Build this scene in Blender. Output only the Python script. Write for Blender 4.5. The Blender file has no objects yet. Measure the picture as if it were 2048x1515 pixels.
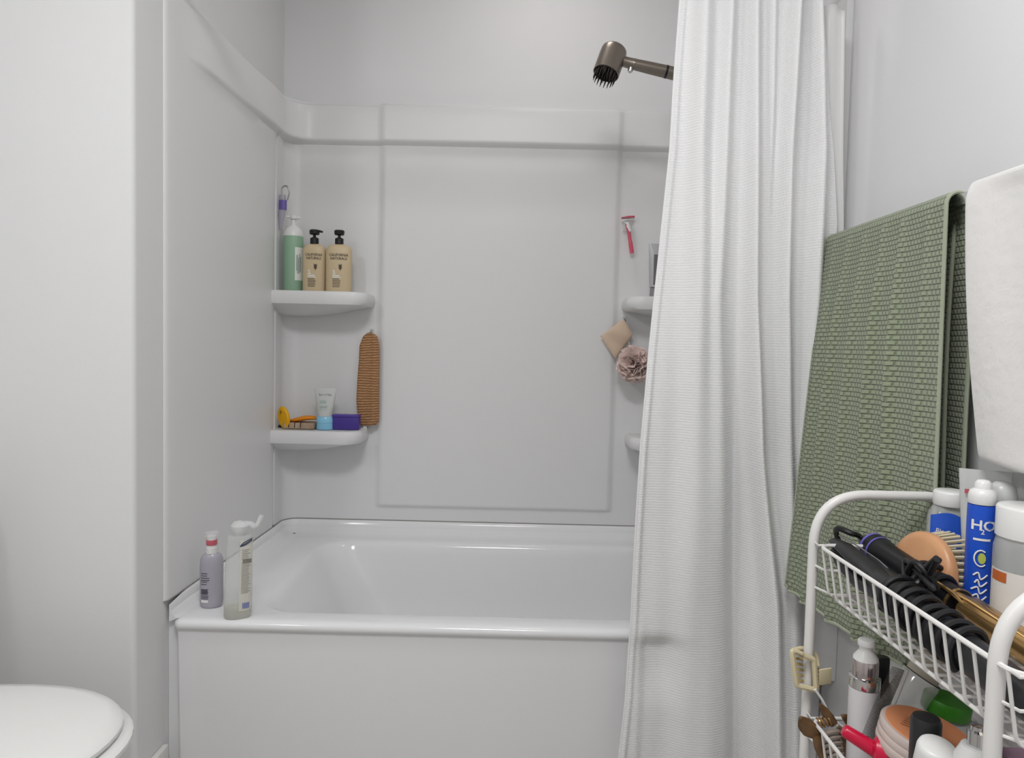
import bpy, bmesh, math, random
from mathutils import Vector, Matrix
random.seed(7)
PI = math.pi
sc = bpy.context.scene
# ---------------------------------------------------------------- camera
CZ, FPX = 1.05, 1401.5
YAW, PITCH, ROLL = -0.003, -0.0471, 0.023
Fw = Vector((math.sin(YAW)*math.cos(PITCH), math.cos(YAW)*math.cos(PITCH), math.sin(PITCH)))
R0 = Vector((math.cos(YAW), -math.sin(YAW), 0)); U0 = R0.cross(Fw)
Rt = R0*math.cos(ROLL) + U0*math.sin(ROLL); Up = U0*math.cos(ROLL) - R0*math.sin(ROLL)
cam = bpy.data.objects.new('camera', bpy.data.cameras.new('camera')); sc.collection.objects.link(cam)
cam.data.sensor_width = 36; cam.data.lens = 36*FPX/2048; cam.data.clip_start = 0.02
M = Matrix((Rt, Up, -Fw)).transposed().to_4x4(); M.translation = Vector((0, 0, CZ)); cam.matrix_world = M
sc.camera = cam
# ---------------------------------------------------------------- world, exposure, lights
w = bpy.data.worlds.new('world'); sc.world = w; w.use_nodes = True
w.node_tree.nodes['Background'].inputs[0].default_value = (0.9, 0.93, 1, 1); w.node_tree.nodes['Background'].inputs[1].default_value = 0.3
sc.view_settings.view_transform = 'Standard'; sc.view_settings.look = 'None'; sc.view_settings.gamma = 1
sc.view_settings.exposure = 0.06
def area(name, loc, tgt, size, power, col, shape='DISK', sy=None):
    l = bpy.data.lights.new(name, 'AREA'); l.shape = shape; l.size = size
    if sy: l.size_y = sy
    l.energy = power; l.color = col
    o = bpy.data.objects.new(name, l); sc.collection.objects.link(o); o.location = loc
    o.rotation_euler = (Vector(tgt)-Vector(loc)).to_track_quat('-Z', 'Y').to_euler(); return o
area('alcove_lamp', (0.08, 1.93, 2.405), (0.08, 1.93, 0), 0.2, 1.5, (1, .955, .93))
area('room_lamp', (-0.1, 0.22, 2.385), (-0.1, 0.22, 0), 0.6, 20, (.985, .99, 1))
area('vanity_lamp', (-1.19, 0.15, 2.02), (0.7, 0.75, 1.35), 0.5, 9.5, (.985, .99, 1), 'RECTANGLE', 0.16)

def at(px, py, Y):
    d = Fw + Rt*((px-1024)/FPX) + Up*((757.5-py)/FPX); return Vector((0, 0, CZ)) + d*(Y/d.y)
def atx(px, py, X):
    d = Fw + Rt*((px-1024)/FPX) + Up*((757.5-py)/FPX); return Vector((0, 0, CZ)) + d*(X/d.x)
# ---------------------------------------------------------------- materials
def lin(h):
    h = h.lstrip('#'); c = [int(h[i:i+2], 16)/255 for i in (0, 2, 4)]
    return tuple((x/12.92 if x <= .04045 else ((x+.055)/1.055)**2.4) for x in c) + (1,)
MATS = {}
def mat(key, col, rough=.5, metal=0, spec=.5, trans=0, ior=1.45, alpha=1, coat=0, bump=None, sheen=0, var=None, sss=0, emit=None):
    if key in MATS: return MATS[key]
    m = bpy.data.materials.new(key); m.use_nodes = True; nt = m.node_tree; b = nt.nodes['Principled BSDF']
    c = lin(col) if isinstance(col, str) else col
    b.inputs['Base Color'].default_value = c; b.inputs['Roughness'].default_value = rough; b.inputs['Metallic'].default_value = metal
    b.inputs['Specular IOR Level'].default_value = spec; b.inputs['Transmission Weight'].default_value = trans
    b.inputs['IOR'].default_value = ior; b.inputs['Alpha'].default_value = alpha; b.inputs['Coat Weight'].default_value = coat
    b.inputs['Sheen Weight'].default_value = sheen
    if sss: b.inputs['Subsurface Weight'].default_value = sss; b.inputs['Subsurface Scale'].default_value = .01
    if emit: b.inputs['Emission Color'].default_value = c; b.inputs['Emission Strength'].default_value = emit
    tc = nt.nodes.new('ShaderNodeTexCoord')
    if var:   # (scale, amount, dark colour): blotchy colour variation of the material itself
        n = nt.nodes.new('ShaderNodeTexNoise'); n.inputs['Scale'].default_value = var[0]; nt.links.new(tc.outputs['Object'], n.inputs['Vector'])
        mx = nt.nodes.new('ShaderNodeMix'); mx.data_type = 'RGBA'; mx.inputs['A'].default_value = c; mx.inputs['B'].default_value = lin(var[2])
        r = nt.nodes.new('ShaderNodeMapRange'); r.inputs['From Min'].default_value = .4; r.inputs['From Max'].default_value = .7; r.inputs['To Max'].default_value = var[1]
        nt.links.new(n.outputs['Fac'], r.inputs['Value']); nt.links.new(r.outputs['Result'], mx.inputs['Factor']); nt.links.new(mx.outputs['Result'], b.inputs['Base Color'])
    if bump:  # (kind, scale, strength, distance[, x/y ratio])
        bp = nt.nodes.new('ShaderNodeBump'); bp.inputs['Strength'].default_value = bump[2]; bp.inputs['Distance'].default_value = bump[3]
        if bump[0] == 'noise':
            t = nt.nodes.new('ShaderNodeTexNoise'); t.inputs['Scale'].default_value = bump[1]; t.inputs['Detail'].default_value = 3
            nt.links.new(tc.outputs['Object'], t.inputs['Vector']); nt.links.new(t.outputs['Fac'], bp.inputs['Height'])
        elif bump[0] == 'brick':
            t = nt.nodes.new('ShaderNodeTexBrick'); nt.links.new(tc.outputs['UV'], t.inputs['Vector'])
            for k, v in (('Scale', 1), ('Mortar Size', bump[4][2]), ('Mortar Smooth', 1), ('Brick Width', bump[4][0]), ('Row Height', bump[4][1])): t.inputs[k].default_value = v
            inv = nt.nodes.new('ShaderNodeMath'); inv.operation = 'SUBTRACT'; inv.inputs[0].default_value = 1
            nt.links.new(t.outputs['Fac'], inv.inputs[1])
            n = nt.nodes.new('ShaderNodeTexNoise'); n.inputs['Scale'].default_value = 900; nt.links.new(tc.outputs['UV'], n.inputs['Vector'])
            ad = nt.nodes.new('ShaderNodeMath'); ad.operation = 'MULTIPLY_ADD'; ad.inputs[1].default_value = .5
            nt.links.new(n.outputs['Fac'], ad.inputs[0]); nt.links.new(inv.outputs[0], ad.inputs[2]); nt.links.new(ad.outputs[0], bp.inputs['Height'])
            mx = nt.nodes.new('ShaderNodeMix'); mx.data_type = 'RGBA'; mx.inputs['A'].default_value = c; mx.inputs['B'].default_value = tuple(x*bump[5] for x in c[:3]) + (1,)
            nt.links.new(t.outputs['Fac'], mx.inputs['Factor']); nt.links.new(mx.outputs['Result'], b.inputs['Base Color'])
        elif bump[0] == 'weave':
            ws = []
            for ax in ('X', 'Y'):
                t = nt.nodes.new('ShaderNodeTexWave'); t.bands_direction = ax; t.inputs['Scale'].default_value = bump[1]; t.inputs['Distortion'].default_value = .6
                nt.links.new(tc.outputs['UV'], t.inputs['Vector']); ws.append(t)
            mu = nt.nodes.new('ShaderNodeMath'); mu.operation = 'MULTIPLY'; nt.links.new(ws[0].outputs['Fac'], mu.inputs[0]); nt.links.new(ws[1].outputs['Fac'], mu.inputs[1])
            nt.links.new(mu.outputs[0], bp.inputs['Height'])
        elif bump[0] == 'bands':
            t = nt.nodes.new('ShaderNodeTexWave'); t.bands_direction = 'Y'; t.inputs['Scale'].default_value = bump[1]; t.inputs['Distortion'].default_value = 2.5; t.inputs['Detail Scale'].default_value = 2
            t.inputs['Detail'].default_value = 2
            nt.links.new(tc.outputs['UV'], t.inputs['Vector']); nt.links.new(t.outputs['Fac'], bp.inputs['Height'])
            mx = nt.nodes.new('ShaderNodeMix'); mx.data_type = 'RGBA'; mx.inputs['B'].default_value = c; mx.inputs['A'].default_value = tuple(x*bump[4] for x in c[:3]) + (1,)
            nt.links.new(t.outputs['Fac'], mx.inputs['Factor']); nt.links.new(mx.outputs['Result'], b.inputs['Base Color'])
        nt.links.new(bp.outputs['Normal'], b.inputs['Normal'])
    MATS[key] = m; return m
PAINT = mat('wall paint', '#E6E6E7', .6, spec=.3, bump=('noise', 160, .12, .001))
STUB = mat('stub wall paint', '#E0E0E0', .6, spec=.3, bump=('noise', 160, .12, .001))
ACRYL = mat('surround acrylic', '#E4E4E4', .36, spec=.45)
TUBW = mat('tub enamel', '#E9E9EA', .12, spec=.5)
CAULK = mat('old caulk', '#8A8986', .7)
PORC = mat('porcelain', '#E9E9E7', .1)
FLOORM = mat('floor vinyl', '#B5B1AB', .45, var=(6, .5, '#8F8981'))
CEIL = mat('ceiling paint', '#E6E5E2', .8)
TRIM = mat('trim paint', '#E4E3E0', .35)
CURT = mat('curtain cloth', '#E9E9E9', .85, spec=.2, sheen=.2, bump=('weave', 56, .4, .0016))
LINER = mat('liner vinyl', '#E2E2E0', .4)
GREEN = mat('sage terry', '#9DA68C', .95, spec=.1, sheen=.35, bump=('brick', 1, .9, .0032, (.0098, .0084, .0022), .68))
GREENH = mat('sage hem', '#A6AD97', .95, spec=.1, sheen=.3, bump=('noise', 900, .4, .001))
WTERRY = mat('white terry', '#E0DEDB', .95, spec=.1, sheen=.4, bump=('noise', 60, .25, .006))
WIRE = mat('white wire coating', '#E4E2DF', .32)
CHROME = mat('chrome', '#D5D5D7', .12, metal=1)
BRONZE = mat('gunmetal', '#877E75', .34, metal=.75)
DARK = mat('black plastic', '#17171A', .4)
BLK = mat('satin black', '#262628', .38)
CORDM = mat('black cord', '#1C1C1F', .45)
WHITEP = mat('white plastic', '#E6E6E4', .3)
INK = mat('dark ink', '#3A332C', .6)
INKW = mat('white ink', '#F2F0EA', .5)
# ---------------------------------------------------------------- mesh helpers
def tagit(o, label=None, cat=None, group=None, kind=None):
    if label: o['label'] = label
    if cat: o['category'] = cat
    if group: o['group'] = group
    if kind: o['kind'] = kind
    return o
def thing(name, label, cat, loc=(0, 0, 0), rot=(0, 0, 0), group=None):
    o = bpy.data.objects.new(name, None); sc.collection.objects.link(o); o.empty_display_size = .02
    o.location = loc
    if isinstance(rot, Matrix): o.rotation_euler = rot.to_euler()
    else: o.rotation_euler = rot
    return tagit(o, label, cat, group)
def obj(name, bm, m, parent=None, world=False, smooth=True, label=None, recalc=True):
    if recalc: bmesh.ops.recalc_face_normals(bm, faces=bm.faces)
    if world and parent is not None:
        p = parent; off = Vector(p.location)
        while p.parent: p = p.parent; off += Vector(p.location)
        bmesh.ops.translate(bm, verts=bm.verts, vec=-off)
    me = bpy.data.meshes.new(name); bm.to_mesh(me); bm.free()
    me.materials.append(m)
    if smooth:
        me.polygons.foreach_set('use_smooth', [True]*len(me.polygons))
        try: me.set_sharp_from_angle(angle=math.radians(42))
        except Exception: pass
    o = bpy.data.objects.new(name, me); sc.collection.objects.link(o)
    if parent is not None: o.parent = parent
    if label: o['label'] = label
    return o
def box(bm, x0, x1, y0, y1, z0, z1, bev=0, seg=3):
    r = bmesh.ops.create_cube(bm, size=1); vs = r['verts']
    for v in vs: v.co = Vector(((x0+x1)/2+v.co.x*(x1-x0), (y0+y1)/2+v.co.y*(y1-y0), (z0+z1)/2+v.co.z*(z1-z0)))
    if bev:
        es = list({e for v in vs for e in v.link_edges})
        bmesh.ops.bevel(bm, geom=es, offset=bev, segments=seg, affect='EDGES', profile=.5)
    return bm
def B(*a, **k): return box(bmesh.new(), *a, **k)
def rings(bm, loops, closed=True, cap0=True, cap1=True):
    L = [[bm.verts.new(p) for p in lp] for lp in loops]; n = len(L[0])
    for a, b in zip(L, L[1:]):
        for i in range(n if closed else n-1):
            j = (i+1) % n
            try: bm.faces.new((a[i], a[j], b[j], b[i]))
            except ValueError: pass
    if closed and cap0 and n > 2: bm.faces.new(L[0][::-1])
    if closed and cap1 and n > 2: bm.faces.new(L[-1])
    return L
def lathe(prof, seg=32, sx=1, sy=1, e=2.0, bm=None, c=(0, 0, 0), cap0=True, cap1=True):
    bm = bm or bmesh.new(); lps = []
    for r, z in prof:
        r = max(r, 1e-4)
        lp = []
        for k in range(seg):
            t = 2*PI*k/seg; cx, cy = math.cos(t), math.sin(t)
            x = math.copysign(abs(cx)**(2/e), cx); y = math.copysign(abs(cy)**(2/e), cy)
            lp.append((c[0]+r*sx*x, c[1]+r*sy*y, c[2]+z))
        lps.append(lp)
    rings(bm, lps, cap0=cap0, cap1=cap1); return bm
def frames(pts, closed=False):
    n = len(pts); T = []
    for i in range(n):
        a = pts[(i-1) % n] if (closed or i > 0) else pts[0]; b = pts[(i+1) % n] if (closed or i < n-1) else pts[-1]
        T.append((b-a).normalized())
    up = Vector((0, 0, 1)) if abs(T[0].z) < .9 else Vector((1, 0, 0))
    N = [(up - T[0]*up.dot(T[0])).normalized()]
    for i in range(1, n):
        q = T[i-1].rotation_difference(T[i]); v = q @ N[-1]; N.append((v - T[i]*v.dot(T[i])).normalized())
    return T, N
def tube(pts, r, seg=10, bm=None, closed=False, flat=1.0):
    bm = bm or bmesh.new(); pts = [Vector(p) for p in pts]; T, N = frames(pts, closed)
    rr = r if isinstance(r, (list, tuple)) else [r]*len(pts); L = []
    for p, t, n, q in zip(pts, T, N, rr):
        b = t.cross(n); L.append([p + (n*math.cos(2*PI*k/seg)*flat + b*math.sin(2*PI*k/seg))*q for k in range(seg)])
    if closed:
        V = [[bm.verts.new(p) for p in lp] for lp in L]; m = len(V)
        for i in range(m):
            a, c = V[i], V[(i+1) % m]
            for k in range(seg): bm.faces.new((a[k], a[(k+1) % seg], c[(k+1) % seg], c[k]))
    else: rings(bm, L)
    return bm
def smooth_path(pts, n=8, closed=False):
    P = [Vector(p) for p in pts]; out = []; m = len(P)
    for i in range(m if closed else m-1):
        g = (lambda k: P[k % m]) if closed else (lambda k: P[min(max(k, 0), m-1)])
        p0, p1, p2, p3 = g(i-1), g(i), g(i+1), g(i+2)
        for s in range(n):
            t = s/n
            out.append(.5*((2*p1)+(p2-p0)*t+(2*p0-5*p1+4*p2-p3)*t*t+(3*p1-p0-3*p2+p3)*t**3))
    if not closed: out.append(P[-1])
    return out
def round_path(pts, rad, n=6):
    P = [Vector(p) for p in pts]; out = [P[0]]
    for i in range(1, len(P)-1):
        a = (P[i-1]-P[i]); b = (P[i+1]-P[i]); d = min(rad, a.length*.49, b.length*.49)
        s = P[i]+a.normalized()*d; e = P[i]+b.normalized()*d
        for k in range(n+1):
            t = k/n; out.append(s*(1-t)**2 + P[i]*2*t*(1-t) + e*t*t)
    out.append(P[-1]); return out
def grid(f, nu, nv, bm=None, us=None, vs=None):
    """f(u,v)->point; UV layer gets f2 in metres when given as (point, (s,t))"""
    bm = bm or bmesh.new(); uvl = bm.loops.layers.uv.verify()
    us = us or [i/nu for i in range(nu+1)]; vs = vs or [j/nv for j in range(nv+1)]
    V = []; C = {}
    for u in us:
        row = []
        for v in vs:
            p = f(u, v)
            if isinstance(p, tuple) and len(p) == 2: p, st = p
            else: st = (u, v)
            x = bm.verts.new(p); C[x] = st; row.append(x)
        V.append(row)
    for i in range(len(us)-1):
        for j in range(len(vs)-1):
            fc = bm.faces.new((V[i][j], V[i+1][j], V[i+1][j+1], V[i][j+1]))
            for l in fc.loops: l[uvl].uv = C[l.vert]
    return bm
def solid(o, t, off=0):
    m = o.modifiers.new('thick', 'SOLIDIFY'); m.thickness = t; m.offset = off; return o
def xf(bm, Mx): bmesh.ops.transform(bm, matrix=Mx, verts=bm.verts); return bm
def sst(a, b, x):
    t = min(max((x-a)/(b-a), 0), 1); return t*t*(3-2*t)
def interp(tab, x):
    if x <= tab[0][0]: return tab[0][1]
    for (a, p), (b, q) in zip(tab, tab[1:]):
        if x <= b: t = (x-a)/(b-a); return p+(q-p)*t
    return tab[-1][1]
def text_bm(s, h, depth=.0002, wmax=None, bend=None, align='CENTER', bold=0):
    cu = bpy.data.curves.new('t', 'FONT'); cu.body = s; cu.size = h*1.38; cu.align_x = align; cu.offset = bold*h; cu.resolution_u = 2
    o = bpy.data.objects.new('t', cu); sc.collection.objects.link(o)
    me = bpy.data.meshes.new_from_object(o.evaluated_get(bpy.context.evaluated_depsgraph_get()))
    bm = bmesh.new(); bm.from_mesh(me); bpy.data.objects.remove(o); bpy.data.meshes.remove(me)
    if wmax and bm.verts:
        w_ = max(v.co.x for v in bm.verts)-min(v.co.x for v in bm.verts)
        for v in bm.verts: v.co.x *= wmax/w_
    if bm.faces and depth:
        r = bmesh.ops.extrude_face_region(bm, geom=list(bm.faces)); bmesh.ops.translate(bm, verts=[g for g in r['geom'] if isinstance(g, bmesh.types.BMVert)], vec=(0, 0, depth))
    return bm   # lies in xy, facing +z
def merge(bms):
    out = bmesh.new()
    for b in bms:
        me = bpy.data.meshes.new('m'); b.to_mesh(me); b.free(); out.from_mesh(me); bpy.data.meshes.remove(me)
    return out
def upright(bm, x, z, y):     # text facing -y at plane y
    return xf(bm, Matrix.Translation((x, y, z)) @ Matrix.Rotation(PI/2, 4, 'X'))
def wrap(bm, rx, ry, e=2.0, eps=.0003):   # project verts of an upright (facing -y) sheet onto a lathe of radii rx, ry
    for v in bm.verts:
        q = min(abs(v.co.x)/rx, .98); v.co.y = -(ry*(1-q**e)**(1/e)) - eps + (v.co.y if abs(v.co.y) < .002 else 0)
    return bm
def strokes(rows, eps=0):     # rows of (x0, x1, z, h): unreadable print as thin bars
    bm = bmesh.new()
    for x0, x1, z, h in rows:
        n = max(2, int((x1-x0)/.003)); f = lambda u, v: Vector((x0+(x1-x0)*u, eps, z-h/2+h*v)); grid(f, n, 1, bm)
    return bm
def bars(x0, x1, z0, z1, n, h, seed=1):
    r = random.Random(seed); return [(x0, x0+(x1-x0)*(.72+.28*r.random()), z0+(z1-z0)*i/max(1, n-1), h) for i in range(n)]
# ================================================================= SETTING
YF, YB = 1.558, 2.338
XL, XR = -.7689, .703
XD, XW = -.7835, .718
ZS, ZT = .4548, 1.885
Y0 = 1.4406
RX0 = -1.36
def struct(name, bm, m, label=None):
    o = obj(name, bm, m); o['kind'] = 'structure'
    if label: o['label'] = label
    return o
struct('floor', B(RX0-.1, XW+.1, -1.5, 2.46, -.06, 0), FLOORM)
struct('ceiling', B(RX0-.1, XW+.1, -1.5, 2.46, 2.44, 2.5), CEIL)
struct('wall_back', B(XD-.02, XW+.1, YB+.02, YB+.12, 0, 2.44), PAINT)
struct('wall_right', B(XW, XW+.1, -1.5, YB+.02, 0, 2.44), PAINT)
struct('wall_left', B(RX0-.1, RX0, -1.5, 2.4, 0, 2.44), STUB)
struct('wall_behind', B(RX0, XW, -1.5, -1.4, 0, 2.44), PAINT)
bm = B(RX0, XD, Y0, YB+.12, 0, 2.44)
es = [e for e in bm.edges if abs(e.verts[0].co.x-XD) < 1e-5 and abs(e.verts[1].co.x-XD) < 1e-5 and abs(e.verts[0].co.y-Y0) < 1e-5 and abs(e.verts[1].co.y-Y0) < 1e-5]
bmesh.ops.bevel(bm, geom=es, offset=.012, segments=5, affect='EDGES', profile=.5)
struct('wall_alcove_side', bm, STUB)
def base_prof(x0, x1, y0, y1):   # simple moulded board
    return box(bmesh.new(), x0, x1, y0, y1, 0, .13, .004)
struct('baseboard_left', base_prof(RX0, XD+.014, Y0-.014, Y0), TRIM)
struct('baseboard_alcove', box(bmesh.new(), XD, XD+.014, Y0+.0005, YF, 0, .125, .004), TRIM)
struct('baseboard_right', base_prof(XW-.014, XW, -1.4, 1.42), TRIM)
struct('trim_1', B(.60, XW, 1.50, 1.535, .335, .80, bev=.003), mat('side panel', '#F0F0F0', .4))

# ---------------------------------------------------------------- ceiling and wall lamps (above the frame)
t = thing('ceiling_lamp', 'small round ceiling lamp above the bathtub', 'lamp', (.08, 1.93, 2.44))
obj('base', lathe([(.11, 0), (.11, -.02), (.10, -.03)]), CHROME, t)
obj('lamp_shade', lathe([(.095, -.028), (.09, -.031), (.0, -.0315)]), mat('lamp diffuser warm', '#FFF4E4', .5, emit=1.5), t)
t = thing('ceiling_lamp', 'wide round ceiling lamp in the middle of the room', 'lamp', (-.1, .22, 2.44))
obj('base', lathe([(.30, 0), (.30, -.03), (.28, -.045)]), CHROME, t)
obj('lamp_shade', lathe([(.275, -.043), (.26, -.05), (.0, -.051)]), mat('lamp diffuser', '#FFFAF2', .5, emit=1.5), t)
t = thing('wall_lamp', 'bar shaped vanity lamp on the left wall', 'lamp', (RX0, .15, 2.02))
obj('bracket', B(0, .10, -.05, .05, -.05, .05, bev=.01), CHROME, t)
obj('lamp_shade', B(.10, .16, -.26, .26, -.08, .08, bev=.02), mat('lamp diffuser', '#FFFAF2', .5), t)

# ================================================================= SHOWER SURROUND
def surround_path():
    pts = []; YC = YB; r = .050; XN = XL+.006
    YS = 2.225; XLF = -.7755; XS = at(549, 800, YS).x
    def add(p, n, tag): pts.append((Vector((p[0], p[1], 0)), Vector((n[0], n[1], 0)).normalized(), tag))
    for i in range(-6, 25):
        if i < 1: k = (i+6)/7; add((XD+.001+(XLF-XD-.001)*math.sin(k*PI/2), YF+.016*(1-math.cos(k*PI/2))), (1, 0), 'L')
        else: add((XLF+(XS-XLF)*i/24, YF+.016+(YS-.028-YF)*i/24), (1, 0), 'L')
    for k in range(1, 7): a = k/6*PI/2; add((XS-.010+.010*math.cos(a), YS-.012+.010*math.sin(a)), (1, 0), 'l')
    add((XS-.020, YS+.001), (1, 0), 'l'); add((XN, YS+.008), (1, 0), 'l')
    for k in range(0, 13): a = k/12*PI/2; add((XN+r-r*math.cos(a), YC-r+r*math.sin(a)), (math.cos(a), -math.sin(a)), 'c')
    xs = []; x0, x1 = XN+r, XR-r
    n = 150
    for i in range(1, n): add((x0+(x1-x0)*i/n, YC), (0, -1), 'B')
    for k in range(0, 13): a = PI/2-k/12*PI/2; add((XR-r+r*math.cos(a), YC-r+r*math.sin(a)), (-math.cos(a), -math.sin(a)), 'c')
    for i in range(1, 25): add((XR, YC-r+(YF-YC+r)*i/24), (-1, 0), 'R')
    return pts
SP = surround_path()
PX0, PX1, PZ0 = -.448, .3293, .502
ZB0, ZB1 = 1.700, 1.822          # moulded band, from its lower to its upper edge
n_l = [i for i, q in enumerate(SP) if q[2] in 'L']; i0 = n_l[-5]; i1 = [i for i, q in enumerate(SP) if q[2] == 'c' and q[0].x < 0][-1]
RB = .10
def band_pos(i):      # the band sweeps round the left corner on its own larger curve
    p, n, tg = SP[i]
    if not (i0 <= i <= i1+1+6) or p.x > 0: return p, n
    pa, pb = SP[i0][0], SP[i1+7][0]; k = (i-i0)/(i1+7-i0)
    c0 = Vector((pa.x, YB, 0))
    la = (YB-pa.y); ctr = Vector((pa.x+RB, YB-RB, 0)); s1 = max(la-RB, 0); arc = RB*PI/2; s3 = max(pb.x-(pa.x+RB), 0); s = k*(s1+arc+s3)
    if s < s1: return Vector((pa.x, pa.y+s, 0)), Vector((1, 0, 0))
    if s < s1+arc: a = (s-s1)/RB; return ctr+Vector((-RB*math.cos(a), RB*math.sin(a), 0)), Vector((math.cos(a), -math.sin(a), 0))
    return Vector((ctr.x+s-s1-arc, YB, 0)), Vector((0, -1, 0))
def surf(i, z):
    p, n, tg = SP[i]
    off = 0
    fade = 1.0
    kb = sst(ZB0-.004, ZB0+.004, z); pb, nb = band_pos(i); p = p*(1-kb)+pb*kb; n = (n*(1-kb)+nb*kb).normalized()
    if tg in 'LR': fade = sst(YF+.06, YF+.22, p.y)
    thick = .012 + (.012 if tg in 'cBl' else .012*sst(1.9, 2.2, p.y))
    bnd = sst(ZB0-.012, ZB0+.010, z)*(1-sst(ZB1-.008, ZB1+.008, z))
    off += thick*bnd*fade
    if tg == 'l': off += 0
    if tg == 'B':
        pn = sst(PX0-.009, PX0+.007, p.x)*(1-sst(PX1-.007, PX1+.009, p.x))*sst(PZ0-.008, PZ0+.009, z)
        off += .011*pn
    if z > ZB1: off -= .003
    return Vector((p.x, p.y, z)) + n*off
zs = [ZS, ZS+.02]
z = ZS+.03
while z < ZT:
    zs.append(z)
    d = .004 if (abs(z-ZB0) < .022 or abs(z-ZB1) < .02 or abs(z-PZ0) < .02) else .03
    z += d
zs.append(ZT)
# where the band is cut round, the flange above is a plain inner step down to the drywall
zs = [q for q in zs if q <= ZB1+.012]
t = thing('shower_surround', 'glossy white moulded shower surround with raised centre panel and top band', 'shower surround', (0, YB, ZS))
bm = bmesh.new()
V = [[bm.verts.new(surf(i, z)) for z in zs] for i in range(len(SP))]
for i in range(len(SP)-1):
    for j in range(len(zs)-1): bm.faces.new((V[i][j], V[i+1][j], V[i+1][j+1], V[i][j+1]))
# top return to the drywall
top = []
for i in range(len(SP)):
    p, n = band_pos(i); x = min(max(p.x - n.x*.06, XD+.0005), XW-.0005); y = min(p.y - n.y*.06, YB+.0195)
    top.append(bm.verts.new((x, y, zs[-1]+.002)))
for i in range(len(SP)-1): bm.faces.new((V[i][-1], V[i+1][-1], top[i+1], top[i]))
# front flange returns
for col, X in ((0, XD+.0003), (len(SP)-1, XW-.0003)):
    e = [bm.verts.new((X, YF, z)) for z in zs]
    for j in range(len(zs)-1): bm.faces.new((V[col][j], V[col][j+1], e[j+1], e[j]))
obj('wall_panel', bm, ACRYL, t, world=True)
# side drywall cheeks between surround and ceiling are the walls themselves
def shelf(side, zt, xe, yf, belly=.06):
    """moulded corner shelf with rounded front bar; side -1 left, 1 right"""
    xc = (XL-.015) if side < 0 else XR-.001
    w_ = abs(xe-xc); bm = bmesh.new()
    def loop(sc_, z, dy=0):
        lp = []; x1 = w_*sc_; d = (YB-yf)*sc_ - dy
        n = 14; rr = min(.05, x1*.35)
        lp.append((-.006, -.006)); lp.append((-.006, d))
        for k in range(1, 5): lp.append(((x1-rr)*k/5, d))
        for k in range(n+1):
            a = PI/2*k/n; lp.append((x1-rr+rr*math.sin(a), d-rr+rr*math.cos(a)))
        lp.append((x1, -.006))
        return [Vector((xc-side*x, YB-.0005-y, z)) for x, y in lp]
    h = .044
    prof = [(.05, zt-.001), (.5, zt-.001), (.90, zt-.001), (.955, zt), (.985, zt-.002), (.997, zt-.010), (1.0, zt-.02), (.995, zt-.032), (.975, zt-.041), (.93, zt-h), (.8, zt-h-belly*.25), (.62, zt-h-belly*.7), (.4, zt-h-belly)]
    rings(bm, [loop(s, z) for s, z in prof])
    return bm
YSH = 2.20
zu = at(620, 581, YSH).z; zl = at(620, 861, YSH).z
obj('corner_shelf', shelf(-1, zu, at(733, 600, YSH).x, YSH-.01, .03), ACRYL, t, world=True)
obj('corner_shelf', shelf(-1, zl, at(720, 875, YSH).x, YSH-.01, .03), ACRYL, t, world=True)
zu2 = at(1290, 592, YSH).z; zl2 = at(1290, 876, YSH).z
obj('corner_shelf', shelf(1, zu2, at(1256, 600, YSH).x, YSH-.01, .03), ACRYL, t, world=True)
obj('corner_shelf', shelf(1, zl2, at(1262, 884, YSH).x, YSH-.01, .03), ACRYL, t, world=True)

# ================================================================= BATHTUB
t = thing('bathtub', 'white alcove bathtub with rounded front rim and plain apron', 'bathtub', (0, YF, 0))
ZR = .413
def rrect(x0, x1, y0, y1, r, z, n=8, m=10):
    pts = []
    for cx, cy, a0 in ((x1-r, y0+r, -PI/2), (x1-r, y1-r, 0), (x0+r, y1-r, PI/2), (x0+r, y0+r, PI)):
        for k in range(n+1):
            a = a0+PI/2*k/n; pts.append(Vector((cx+r*math.cos(a), cy+r*math.sin(a), z)))
    out = []
    L = len(pts)
    for i in range(L):
        a, b = pts[i], pts[(i+1) % L]; out.append(a)
        if (b-a).length > .1:
            for k in range(1, m): out.append(a+(b-a)*k/m)
    return out
x0, x1, y1 = -.767, XW-.001, YB+.01
F = YF-.002
L = []
for (dx, y, z, r) in ((.014, F+.018, 0, .004), (.014, F+.018, .03, .004), (.013, F+.010, .34, .004), (.012, F+.0085, ZR-.031, .005), (.010, F+.007, ZR-.026, .008), (.006, F+.003, ZR-.022, .015), (.003, F+.001, ZR-.017, .02), (.002, F, ZR-.013, .022), (.004, F+.002, ZR-.006, .022), (.010, F+.008, ZR-.0015, .02), (.018, F+.018, ZR, .02)):
    L.append(rrect(x0+dx, x1-.001, y, y1, r, z))
for (a, b, c, d, r, z) in ((.05, .10, .035, .06, .05, ZR-.0005), (.158, .115, .066, .112, .10, ZR-.002), (.166, .122, .074, .119, .10, ZR-.005), (.178, .130, .082, .125, .10, ZR-.016), (.195, .137, .088, .130, .11, ZR-.035), (.26, .15, .10, .145, .12, .25), (.33, .17, .12, .165, .13, .13), (.37, .20, .15, .20, .13, .095), (.43, .25, .20, .25, .12, .09)):
    L.append(rrect(x0+a, x1-b, F+c, y1-d, r, z))
bm = bmesh.new(); rings(bm, L); obj('tub_shell', bm, TUBW, t, world=True)
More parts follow.
